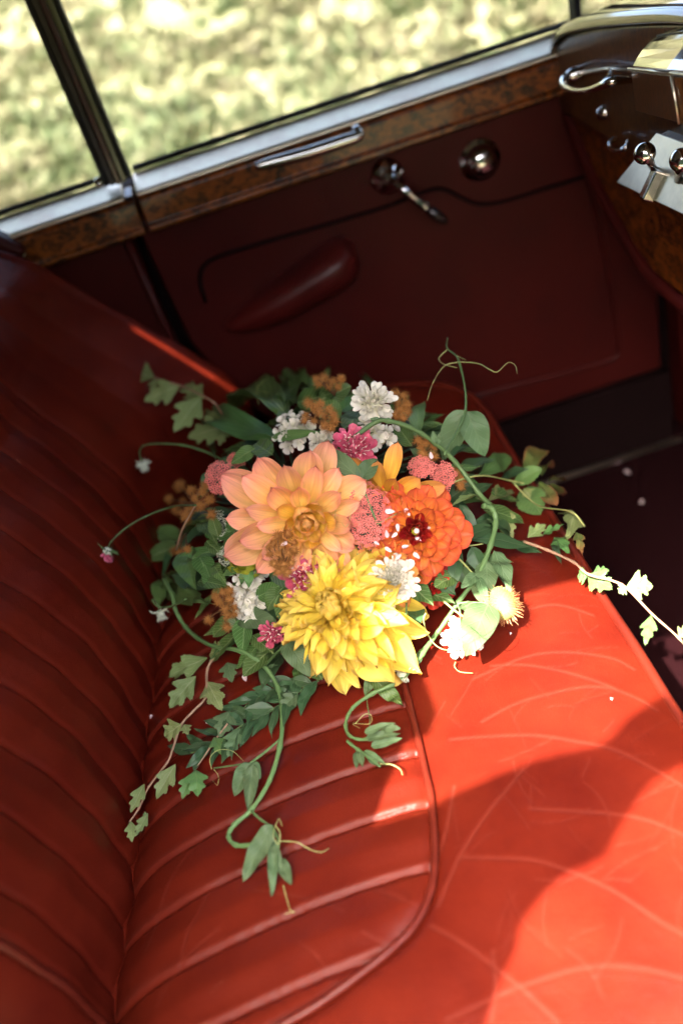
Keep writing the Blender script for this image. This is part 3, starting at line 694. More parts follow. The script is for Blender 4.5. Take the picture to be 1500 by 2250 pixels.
def knob(px, py, sx, sy, r=.014):
    foot = A + (B - A) * .45 + Dv * .30 if px < 1440 else A + (B - A) * .45 + Dv * .58
    lead = foot + nrm * .0
    hd = atx(px, py, foot.x + nrm.x * .030 - .012)
    ax = (hd - foot).normalized()
    q = MB(); q.tube([foot, foot.lerp(hd, .8)], [.0045, .0048], 10)
    q.lathe([(.0050, -.002), (.008, .001), (.0108, .004), (.0118, .006), (.0112, .009), (.0090, .0125), (.0055, .0150), (0, .0160)], 28, Matrix.Translation(foot.lerp(hd, .82)) @ ax.to_track_quat('Z', 'Y').to_matrix().to_4x4())
    q.build('switch_knob', M_CHROME, pl_)
knob(1412, 332, 0, 0); knob(1497, 345, 0, 0)
q = MB(); a = A + (B - A) * .22 + Dv * .42; q.box((-.007, -.017, -.004), (.007, .017, .010), nrm.to_track_quat('Z', 'Y').to_matrix(), a); q.build('rocker_switch', M_CHROME, pl_, False, .002)

# ================================================================== THE BOUQUET
BO = Vector((0, 0, 0))
BQ = empty('bouquet', (0, 0, 0))
tag(BQ, 'loose garden bouquet of peach, orange and yellow dahlias with trailing vines on red seat', 'bouquet')
def dome(x, y):
    b = float(seat_z(np.array([x]), np.array([y]), False)[0]) if y < 1.36 and x < .23 else (-.38 if x > .25 else 0)
    xx = (x + .010) / .205; dy = y - .955; r = math.hypot(xx, dy / (.225 if dy < 0 else .26))
    h = .150 * max(0, 1 - r ** 2.6) ** .62
    if x < -.16 : b = max(b, -.03)
    return max(b, -.06) + h
_dc = {}
def S(x, y, off=.006):
    """first meeting of the line of sight with seat or bouquet, plus a real height above it"""
    k = (x, y, off)
    if k in _dc: return _dc[k].copy()
    d = ray(x, y); t = .45; prev = None; p = None
    while t < 1.9:
        p = CC + d * t
        if p.z < dome(p.x, p.y) + off: 
            a, b = t - .02, t
            for _ in range(9):
                mtd = (a + b) / 2; pm = CC + d * mtd
                if pm.z < dome(pm.x, pm.y) + off: b = mtd
                else: a = mtd
            p = CC + d * b; break
        t += .02
    _dc[k] = p.copy(); return p
def P3(q, off=.006):
    """(x, y[, off]) follows the surface; (x, y, h, 'z') lies on the level plane z = h"""
    if len(q) == 4: return atz(q[0], q[1], q[2])
    return S(q[0], q[1], q[2] if len(q) == 3 else off)
def tocam(p): return (CC - p).normalized()

# --- leaves
def leaf_mesh(name, L, W, kind, mat, curl=.15, fold=.25, wav=.02, twist=0, rg=random, side=0):
    nl, nw = (30, 8) if kind in 'VS' else (18, 6)
    V = []; T = []; Sx = []; ph = rg.random() * 6.28; wf = rg.uniform(5, 9)
    for i in range(nl + 1):
        t = i / nl
        if kind == 'O': w = math.sin(math.pi * t ** .72) ** .85 * (1 - .25 * t)
        elif kind == 'P': w = math.sin(math.pi * t ** .62) ** .70
        elif kind == 'L': w = math.sin(math.pi * t ** .8) ** 1.0
        elif kind == 'R': w = math.sin(math.pi * t ** 1.25) ** .6
        elif kind == 'S': w = math.sin(math.pi * t ** .85) ** .62 * (1 + .07 * (abs(((t * 13) % 1) - .3)) * 2)
        elif kind == 'V':
            a = 1.15 * math.exp(-(abs(t - .25) / .16) ** 2.6); b = .80 * math.exp(-(abs(t - .56) / .15) ** 2.6); c_ = .62 * math.sin(math.pi * min(1, t ** .6)) ** .7
            w = max(a, b, c_, .02) * (1 if t < .9 else ((1 - t) / .1) ** .7)
            w *= 1 + .22 * (((t * 15) % 1) - .5)
            if t < .07: w *= (t / .07) ** .5
        if kind == 'R': w *= 1 + (.05 if int(t * 18) % 2 else -.03) * (t > .4)
        w = max(w, .012)
        if t >= .999: w = .006
        for j in range(nw + 1):
            s = -1 + 2 * j / nw; wl = w * (W / 2)
            x = s * wl; y = t * L
            if kind == 'V': y += abs(s) * w * L * .20
            if kind == 'S': y += abs(s) * .02 * L
            z = fold * abs(x) + curl * L * 4 * t * (1 - t) + wav * L * math.sin(t * wf + ph) * s * s * 1.2 + wav * .8 * L * math.sin(t * wf * 2.1 + ph * 2 + s)
            a = twist * t
            x, z = x * math.cos(a) - (z - curl * L * 4 * t * (1 - t)) * math.sin(a), x * math.sin(a) + z
            V.append((x, y, z)); T.append(t); Sx.append(s * min(1, w * 1.3) if kind != 'V' else s)
    k = nw + 1
    Fc = [(i * k + j, i * k + j + 1, (i + 1) * k + j + 1, (i + 1) * k + j) for i in range(nl) for j in range(nw)]
    return mesh(name, V, Fc, mat, True, {'t': T, 's': Sx})
def leaf(a, b, w, kind='O', mat=None, par=None, curl=None, lean=(0, 0), fold=None, wav=None, twist=0, off=.012, name='leaf', label=None, petiole=True):
    mat = mat or G_DARK; par = par or BQ
    A = P3(a, off); B = P3(b, off); Y = B - A; L = Y.length; Y.normalize()
    mid = (A + B) / 2; pxm = (mid - CC).dot(CF) / FOC; W = w * pxm * 1.12
    n = tocam(mid) * .8 + Vector((0, 0, .45)) + CR * lean[0] + CU * lean[1]
    n = (n - Y * n.dot(Y)).normalized(); X = Y.cross(n)
    me = leaf_mesh(name, L, W, kind, mat, random.uniform(-.02, .10) if curl is None else curl, random.uniform(.12, .4) if fold is None else fold,
                   random.uniform(.008, .025) if wav is None else wav, twist)
    M4 = Matrix((X, Y, n)).transposed().to_4x4(); M4.translation = A
    o = put(name, me, par, M4)
    if label: o['label'] = label
    return o
def stem(pts, r, mat=None, name='stem', par=None, off=.012, taper=.75, k=7):
    P = spline([P3(p, off) for p in pts], k); n = len(P)
    px = (P[0] - CC).dot(CF) / FOC
    rr = [r * px * (1 - (1 - taper) * i / n) * (1 + .10 * math.sin(i * 1.3 + r)) * (1.28 if (i % k == 0 and 0 < i < n - 2 and r > 2) else 1) for i in range(n)]
    q = MB(); q.tube(P, rr, 8); return q.build(name, mat or G_STEM, par or BQ)
def tendril(pts, par=None, r=1.1, mat=None, off=.02): return stem(pts, r, mat or G_STEMY, 'tendril', par, off, .45, 8)

# --- petals and flower heads
def petal_mesh(name, mat, w=.5, cup=.35, bend=0, tip=.0, pt=.0, crease=.1, nl=10, nw=6, twist=0, roll=0, ruf=.012):
    """unit petal along +Y, face +Z. w: width/length, cup: sides rise, bend: + curls to the face, pt: pointedness"""
    V = []; T = []; Sx = []
    for i in range(nl + 1):
        t = (i / nl) if i < nl else .999
        t = 1 - (1 - t) ** 1.25
        pp = max(0, pt)
        wp = 1.22 * (t + .035) ** (.62 - .1 * pp) * max(0, 1 - t ** (3.4 - 1.9 * pp)) ** (.52 + pp * .45)
        hw = max(w / 2 * wp, .010 * w)
        ang = bend * t * t
        yc = t if abs(bend) < 1e-3 else t * (1 - .16 * ang * ang)
        zc = ang * t * .5 + tip * max(0, t - .7) ** 2 * 4
        for j in range(nw + 1):
            s = -1 + 2 * j / nw
            x = s * hw; z = cup * (x * x) / (w / 2) + roll * abs(x) * (1 - t * .6) - crease * w * math.exp(-(s / .22) ** 2) * .12 * (t > .1)
            z += .012 * math.sin(s * 9 + t * 3) * w + ruf * abs(s) * math.sin(t * 10 + s * 1.7 + w * 40) * (t > .15)
            a = twist * t
            V.append((x * math.cos(a) - z * math.sin(a), yc - .03 * abs(s) * t, zc + x * math.sin(a) + z * math.cos(a))); T.append(t); Sx.append(s)
    k = nw + 1
    Fc = [(i * k + j, i * k + j + 1, (i + 1) * k + j + 1, (i + 1) * k + j) for i in range(nl) for j in range(nw)]
    return mesh(name, V, Fc, mat, True, {'t': T, 's': Sx})
def frame(p, lean=(0, 0), up=.25, spin=0):
    z = (tocam(p) + Vector((0, 0, up)) + CR * lean[0] + CU * lean[1]).normalized()
    x = CR - z * CR.dot(z); x.normalize(); y = z.cross(x)
    M4 = Matrix((x, y, z)).transposed().to_4x4(); M4.translation = p
    return M4 @ Matrix.Rotation(spin, 4, 'Z')
def petmat(a, th, rb, zb, L, wsc=1, roll=0):
    d = Vector((math.sin(th) * math.cos(a), math.sin(th) * math.sin(a), math.cos(th)))
    n = Vector((-math.cos(th) * math.cos(a), -math.cos(th) * math.sin(a), math.sin(th)))
    x = d.cross(n)
    M4 = Matrix((x * L * wsc, d * L, n * L)).transposed().to_4x4(); M4.translation = Vector((rb * math.cos(a), rb * math.sin(a), zb))
    return M4 @ Matrix.Rotation(roll, 4, 'Y')
def dahlia(px, py, off, R, N, meshes, core, lean, th_out=88, th_in=14, Lin=.28, zdome=.30, up=.2, spin=0, name='dahlia', label=None, power=.8, jit=.10, asym=None, lenpow=.9, inner=None, split=.72):
    c = P3((px, py, off)); M4 = frame(c, lean, up, spin)
    q = MB(); q.lathe([(0, zdome * R * .75), (R * .12, zdome * R * .68), (R * .22, zdome * R * .4), (R * .26, 0), (R * .22, -R * .12), (R * .08, -R * .25), (0, -R * .25)], 18)
    head = q.build(name, core, BQ, True, 0, M4)
    if label: head['label'] = label
    rg = random.Random(int(px * 7 + py))
    for k in range(N):
        f = k / (N - 1)                      # 0 outer .. 1 inner
        g = f ** power
        a = k * 2.39996 + rg.uniform(-.08, .08)
        th = R_(th_out + (th_in - th_out) * g) + rg.uniform(-jit, jit) * (1 - f * .5)
        L = R * (1 - (1 - Lin) * f ** lenpow) * rg.uniform(.93, 1.06)
        if asym: L *= 1 + asym[0] * math.cos(a - asym[1]) * (1 - f)
        rb = R * .20 * (1 - f) ** .6 + .0006; zb = zdome * R * (f ** .8) * .8
        ms = meshes[0] if f < split else meshes[1]
        if inner is not None and f > inner: ms = meshes[2]
        o = put('petal', rg.choice(ms), head, petmat(a, th, rb, zb, L, rg.uniform(.9, 1.08), rg.uniform(-.12, .12)))
    return head
pe_out = [petal_mesh('peach_petal', P_PEACH, .46 + .05 * i, .60, -.12 + .18 * i, .0, .20, .8, 14, 8, .10 * i - .1, 0, .022) for i in range(4)]
pe_in = [petal_mesh('peach_inner_petal', P_PEACHIN, .60, .95, .45 + .25 * i, 0, .1, .3) for i in range(3)]
dahlia(668, 1140, .035, .0715, 64, (pe_out, pe_in), P_YEL2, (.10, -.30), 100, 12, .20, .34, .15, .3, 'peach_dahlia', 'largest dahlia, peach pink with a golden heart', .95, .10, (.14, 2.3), .95, None, .52)
or_out = [petal_mesh('orange_petal', P_ORANGE, .72 + .06 * i, .75, .05 + .25 * i, 0, .05, 1.1, 12, 8) for i in range(3)]
or_in = [petal_mesh('orange_inner_petal', P_ORANGE, .70, 1.2, .4, 0, -.1, .5)]
cr_in = [petal_mesh('crimson_petal', P_CRIM, .6, 1.4, .6, 0, .1, .3)]
dh = dahlia(912, 1166, .028, .0530, 72, (or_out, or_in, cr_in), P_CRIM, (.02, -.10), 112, 20, .22, .40, .1, 0, 'orange_dahlia', 'orange ball dahlia with a crimson heart', .9, .07, None, .62, .62)
q = MB(); q.lathe([(0, .0285), (.0022, .028), (.0038, .026), (.0042, .022), (.004, .015)], 20); q.build('green_eye', M_EYE, dh)
q = MB(); q.lathe([(0, .0345), (.0018, .034), (.0030, .0315), (.0024, .029), (0, .028)], 16, Matrix.Translation((.0012, .0004, 0))); q.build('pearl_pin', M_PEARL, dh)
ye_out = [petal_mesh('yellow_petal', P_YEL, .46 + .05 * i, .8, -.85 + .40 * i, (.0, .12, -.1, .1)[i], .55, 1.0, 16, 6, (.8, -.6, .4, -.9)[i], 0, .05) for i in range(4)]
ye_in = [petal_mesh('yellow_inner_petal', P_YEL, .42, 1.0, .85 + .2 * i, 0, .55, .4, 12, 6) for i in range(2)]
dahlia(732, 1340, .030, .074, 165, (ye_out, ye_in), P_YEL, (-.12, .12), 118, 8, .30, .36, .10, 0, 'yellow_dahlia', 'shaggy yellow dahlia resting on the seat', 1.0, .30, (.36, -.2), .8)
am_out = [petal_mesh('amber_petal', P_YEL2, .46 + .06 * i, .6, .1 + .15 * i, 0, .1, .6) for i in range(2)]
am_in = [petal_mesh('amber_inner_petal', P_YEL2, .55, 1.1, .7, 0, .1, .4)]
dahlia(846, 1092, .012, .056, 46, (am_out, am_in), P_YEL2, (-.35, -.55), 95, 12, .25, .4, .1, .4, 'amber_dahlia', 'amber yellow dahlia half hidden behind the yarrow', .9, .1)
dahlia(850, 1248, .006, .040, 34, (am_out, am_in), P_YEL2, (-.3, .1), 100, 12, .3, .4, .1, .4, 'amber_dahlia', 'small amber bloom tucked behind the white scabious', .9, .14)
cr_out = [petal_mesh('dark_orange_petal', P_CRIM, .6, .8, .2, 0, 0, .8)]
dahlia(948, 1284, -.022, .026, 36, (cr_out, cr_in), P_CRIM, (.2, -.3), 105, 20, .3, .4, 0, 0, 'small_red_dahlia', 'small dark red dahlia underneath the orange one', .9, .1)

wh_pet = [petal_mesh('cream_petal', P_WHITE, .42 + .1 * i, .5, .1 + .25 * i, 0, -.2, .4, 7, 4) for i in range(3)]
pk_pet = [petal_mesh('pink_petal', P_PINK, .55 + .1 * i, .7, .2 + .3 * i, 0, -.2, .6, 7, 4) for i in range(3)]
def scabious(px, py, off, R, N, pets, core, lean, name, label, th_out=92, spikes=26, spmat=None, up=.15, zd=.45):
    c = P3((px, py, off)); M4 = frame(c, lean, up, px)
    q = MB(); q.lathe([(0, zd * R), (R * .25, zd * R * .9), (R * .45, zd * R * .45), (R * .42, 0), (R * .15, -R * .25), (0, -R * .3)], 16)
    h = q.build(name, core, BQ, True, 0, M4); h['label'] = label
    rg = random.Random(int(px + py))
    for k in range(N):
        f = k / (N - 1); a = k * 2.39996 + rg.uniform(-.2, .2)
        th = R_(th_out * (1 - f) ** .75 + 8) + rg.uniform(-.15, .15); L = R * (.62 - .30 * f) * rg.uniform(.85, 1.15)
        rb = R * .42 * (1 - f) ** .6; zb = zd * R * (f ** .7)
        put('petal', rg.choice(pets), h, petmat(a, th, rb, zb, L, rg.uniform(.85, 1.15), rg.uniform(-.5, .5)))
    q = MB()
    for k in range(spikes):
        a = k * 2.39996; f = math.sqrt(k / spikes) * .8
        p = Vector((R * .5 * f * math.cos(a), R * .5 * f * math.sin(a), zd * R * (1 - f * .5)))
        d = Vector((f * math.cos(a), f * math.sin(a), 1)).normalized() * R * rg.uniform(.22, .38)
        e = p + d; q.tube([p, e], [.00035, .0003], 4); sd = Vector((rg.uniform(-1, 1), rg.uniform(-1, 1), .3)).normalized() * .0013; q.tube([e - sd, e + sd], .0005, 4)
    q.build('stamens', spmat or M_SPIKE, h)
    return h
scabious(776, 990, .036, .0285, 70, pk_pet, P_PINK, (.05, .15), 'pink_scabious', 'full raspberry pink scabious above the yarrow', spikes=34)
scabious(668, 1270, .034, .026, 60, pk_pet, P_CRIM, (.1, -.1), 'pink_scabious', 'raspberry scabious with a dark heart under the peach dahlia', spikes=30)
scabious(597, 1392, .030, .016, 36, pk_pet, P_PINK, (-.1, -.1), 'pink_scabious', 'little pink scabious at the left of the yellow dahlia', spikes=14)
scabious(862, 1277, .045, .0275, 95, wh_pet, P_WHITE, (.02, .05), 'white_scabious', 'round cream white scabious over the yellow dahlia', spikes=60, spmat=P_WHITE)
scabious(820, 884, .050, .027, 60, wh_pet, P_WHITE, (.1, .25), 'white_scabious', 'ragged white scabious at the top of the bouquet', spikes=14, spmat=P_WHITE, zd=.25)
scabious(1015, 1402, .018, .0235, 56, wh_pet, P_WHITE, (.1, .1), 'white_scabious', 'white scabious lying in full sun by the pale leaf', spikes=20, spmat=P_WHITE)
# hydrangea florets
def hydrangea(px, py, off, rx, N, label, lean=(0, 0)):
    c = P3((px, py, off)); M4 = frame(c, lean, .2, px * .1); pm = (c - CC).dot(CF) / FOC; R = rx * pm
    q = MB(); q.lathe([(0, R * .35), (R * .4, R * .3), (R * .7, 0), (R * .4, -R * .3), (0, -R * .35)], 14); h = q.build('cream_hydrangea', P_WHITE, BQ, True, 0, M4); h['label'] = label
    rg = random.Random(int(px))
    for k in range(N):
        a = k * 2.39996; f = math.sqrt((k + .5) / N)
        p = Vector((math.cos(a) * f * R, math.sin(a) * f * R, R * .5 * math.sqrt(max(0, 1 - f * f * .8))))
        nrm = (p + Vector((0, 0, R * .3))).normalized()
        T_ = Matrix.Translation(p) @ nrm.to_track_quat('Z', 'Y').to_matrix().to_4x4()
        a0 = rg.random() * 3
        for i in range(4):
            L = rg.uniform(.0075, .0105)
            put('petal', wh_pet[2], h, T_ @ petmat(a0 + i * math.pi / 2, R_(rg.uniform(70, 92)), .0004, 0, L, 1.7))
hydrangea(650, 950, .010, 42, 15, 'cream hydrangea above the peach dahlia', (-.1, .4))
hydrangea(712, 968, .008, 24, 7, 'cream hydrangea sprig between peach dahlia and pink scabious')
hydrangea(822, 955, .012, 44, 14, 'cream hydrangea behind the pink scabious', (.1, .4))
hydrangea(550, 1272, .004, 40, 11, 'cream white bloom behind the green bud', (-.3, 0))
hydrangea(548, 1328, .004, 34, 11, 'cream white bloom beside the orange seedheads', (-.3, 0))
# yarrow and umbels: hundreds of florets too small to pick apart
def umbel(px, py, off, rx, ry, n, mat, name, label, fr=.0024, lean=(0, 0), dome_=.35, gr=None):
    c = P3((px, py, off)); M4 = frame(c, lean, .2); pm = (c - CC).dot(CF) / FOC; rg = random.Random(int(px))
    q = MB(); q.lathe([(0, .0), (rx * pm * .5, -.002), (rx * pm * .9, -.006), (rx * pm * .3, -.016), (0, -.03)], 14, Matrix.Diagonal((1, ry / rx, 1, 1)))
    h = q.build(name, M_DGREEN, BQ, True, 0, M4); h['label'] = label
    q = MB()
    for k in range(n):
        a = k * 2.39996; f = math.sqrt((k + .5) / n) * rg.uniform(.90, 1.08); lump = .0022 * math.sin(a * 3 + f * 9) * math.cos(f * 14)
        if rg.random() < .08: continue
        p = Vector((math.cos(a) * f * rx * pm, math.sin(a) * f * ry * pm, dome_ * rx * pm * (1 - f * f) + lump + rg.uniform(-.002, .002)))
        nn = Vector((p.x * .6, p.y * .6, rx * pm)).normalized() + Vector((rg.uniform(-.4, .4), rg.uniform(-.4, .4), 0)); nn.normalize()
        X = nn.orthogonal().normalized(); Y = nn.cross(X); r = fr * rg.uniform(.8, 1.15); a0 = rg.random() * 6
        for i in range(5):
            b = a0 + i * 1.2566; d = X * math.cos(b) + Y * math.sin(b); e = nn.cross(d)
            o = p + d * r * .25
            q.add([o, o + d * r * .55 + e * r * .38 + nn * r * .25, o + d * r * .95 + nn * r * .12, o + d * r * .55 - e * r * .38 + nn * r * .25], [(0, 1, 2, 3)])
        q.add([p + nn * r * .5 + X * r * .22, p + nn * r * .5 + Y * r * .22, p + nn * r * .5 - X * r * .22, p + nn * r * .5 - Y * r * .22, p + nn * r * .75], [(0, 1, 4), (1, 2, 4), (2, 3, 4), (3, 0, 4)])
    o = q.build('florets', mat, h, False); o['kind'] = 'stuff'
    return h
umbel(806, 1132, .040, 54, 70, 240, M_YARROW, 'pink_yarrow', 'coral pink yarrow head between the two big dahlias')
umbel(484, 1052, .024, 32, 38, 100, M_YARROW, 'pink_yarrow', 'coral pink yarrow at the left of the peach dahlia')
umbel(520, 1010, .004, 20, 14, 40, M_YARROW, 'pink_yarrow', 'scrap of coral yarrow above the peach dahlia')
umbel(925, 1026, .028, 28, 22, 80, M_YARROW, 'pink_yarrow', 'coral yarrow above the orange dahlia')
umbel(975, 1048, .022, 26, 32, 80, M_YARROW, 'pink_yarrow', 'coral yarrow at the right of the orange dahlia')
umbel(480, 1155, .004, 18, 36, 120, M_QAL, 'white_umbel', 'tiny white umbel florets left of the peach dahlia', .0011)
umbel(498, 1222, .004, 20, 24, 90, M_QAL, 'white_umbel', 'tiny white umbel florets beside the green bud', .0011)
umbel(795, 1240, .022, 18, 26, 60, G_STEMY, 'green_umbel', 'wispy green umbel between the orange and yellow dahlias', .0013)

# brown furry seedheads
def ball_mesh(name, r=1.0, n=190):
    rg = random.Random(5); V = []; Fc = []
    for k in range(n):
        z = 1 - 2 * (k + .5) / n; a = k * 2.39996; s = math.sqrt(1 - z * z); d = Vector((s * math.cos(a), s * math.sin(a), z))
        d = (d + Vector((rg.uniform(-.25, .25), rg.uniform(-.25, .25), rg.uniform(-.25, .25)))).normalized()
        x = d.orthogonal().normalized() * .042; y = d.cross(x).normalized() * .042; L = rg.uniform(.6, 1.35)
        tipo = d * L + Vector((rg.uniform(-.12, .12), rg.uniform(-.12, .12), rg.uniform(-.12, .12)))
        b = d * .3; i = len(V); V += [b + x, b - x * .5 + y * .87, b - x * .5 - y * .87, tipo]; Fc += [(i, i + 1, i + 3), (i + 1, i + 2, i + 3), (i + 2, i, i + 3)]
    q = MB(); q.v = V; q.f = Fc
    q.lathe([(0, .42), (.25, .35), (.4, .15), (.42, 0), (.38, -.2), (.2, -.36), (0, -.42)], 10)
    me = mesh(name, q.v, q.f, M_FUZZ, False); me.materials.append(M_FUZZD)
    for p in me.polygons:
        if p.index >= len(Fc): p.material_index = 1
    return me
BALL = ball_mesh('fuzzy_ball')
def seedhead(balls, label, root, off=.035, r=12.5):
    r *= 1.12
    pts = [P3((x, y, off + random.uniform(-.008, .010))) for x, y in balls]; R0 = P3((root[0], root[1], off - .02))
    q = MB()
    for p in pts: q.tube(spline([R0, R0.lerp(p, .6) + Vector((0, 0, .003)), p], 4), .0007, 5)
    h = q.build('brown_seedhead', M_FUZZD, BQ); h['label'] = label
    for p in pts:
        s = r * (p - CC).dot(CF) / FOC * random.uniform(.8, 1.2)
        M4 = Matrix.Translation(p) @ Matrix.Rotation(random.random() * 6, 4, Vector((random.random(), random.random(), 1)).normalized()) @ Matrix.Diagonal((s, s, s * random.uniform(.85, 1.15), 1))
        put('fuzzy_ball', BALL, h, M4)
seedhead([(395, 1070), (420, 1078), (372, 1098), (402, 1102), (428, 1095), (445, 1080), (460, 1098), (388, 1120), (418, 1120), (440, 1112), (465, 1130), (452, 1065), (410, 1135)], 'brown furry seedheads at the left edge of the bouquet', (432, 1115))
seedhead([(395, 1213), (412, 1207), (385, 1210)], 'small brown seedhead over the big left leaf', (410, 1170), .03, 11)
seedhead([(678, 885), (692, 895), (700, 905), (715, 915), (672, 912), (690, 925), (712, 935), (722, 900), (732, 912), (735, 925), (725, 940), (668, 925), (705, 888)], 'ginger furry seedheads above the peach dahlia', (700, 930), .05, 12.5)
seedhead([(694, 832), (712, 830), (730, 838), (748, 833), (700, 842), (722, 850), (742, 850)], 'dry brown seedheads at the very top of the bouquet', (735, 870), .05, 11)
seedhead([(868, 865), (885, 872), (892, 888), (880, 900), (895, 905), (868, 912), (885, 918), (872, 885)], 'brown seedheads behind the top white scabious', (870, 930), .03, 12)
seedhead([(918, 968), (935, 972), (950, 982), (930, 998), (952, 1003), (925, 985)], 'brown seedheads below the arched stem', (925, 1020), .022, 12)
seedhead([(1005, 1035), (1015, 1048), (1000, 1055), (1025, 1060), (1012, 1068)], 'brown seedheads at the right of the yarrow', (1000, 1080), .012, 11)
seedhead([(610, 1178), (632, 1172), (600, 1195), (622, 1198), (645, 1192), (592, 1218), (612, 1218), (635, 1215), (602, 1238), (622, 1240), (640, 1235), (612, 1255), (630, 1258), (648, 1210), (625, 1182), (588, 1202)], 'rusty brown seedheads over the lower edge of the peach dahlia', (622, 1262), .082, 12.5)
seedhead([(473, 1310), (490, 1300), (505, 1298), (482, 1322), (505, 1318), (495, 1338), (515, 1335), (500, 1352), (460, 1363), (498, 1378), (515, 1350)], 'bright orange furry seedheads at the lower left', (492, 1340), .045, 11.5)

# green dahlia bud
c = P3((545, 1224, .025)); M4 = frame(c, (-.4, -.5), .1)
bud_p = petal_mesh('bud_petal', P_BUD, .75, 1.3, 1.35, 0, -.1, .2)
q = MB(); q.lathe([(0, .016), (.008, .0145), (.0135, .008), (.0150, 0), (.013, -.007), (.006, -.011), (0, -.012)], 24); h = q.build('dahlia_bud', P_BUD, BQ, True, 0, M4); h['label'] = 'round yellow green dahlia bud'
for k in range(16):
    put('petal', bud_p, h, petmat(k * math.pi / 4 + (k // 8) * .4, R_(60 - 22 * (k // 8)), .0125 - .002 * (k // 8), -.005 + .004 * (k // 8), .021, .62, .25))
for a, b, w in (((548, 1250), (547, 1292), 22), ((530, 1250), (490, 1264), 22), ((538, 1252), (530, 1285), 16), ((575, 1225), (622, 1200), 12), ((562, 1252), (585, 1262), 18)):
    leaf(a, b, w, 'O', G_MID, off=.03, curl=.1)

# dark heart of the bouquet: stems and leaf bases crossing under the blooms
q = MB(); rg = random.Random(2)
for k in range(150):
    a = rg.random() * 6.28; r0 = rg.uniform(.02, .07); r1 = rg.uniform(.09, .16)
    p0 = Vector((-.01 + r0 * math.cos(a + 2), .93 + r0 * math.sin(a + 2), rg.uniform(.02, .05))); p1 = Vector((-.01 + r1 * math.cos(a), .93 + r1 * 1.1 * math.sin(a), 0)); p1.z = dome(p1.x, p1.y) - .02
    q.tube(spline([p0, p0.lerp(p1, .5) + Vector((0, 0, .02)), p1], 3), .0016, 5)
q.build('bundled_stems', M_DGREEN, BQ)

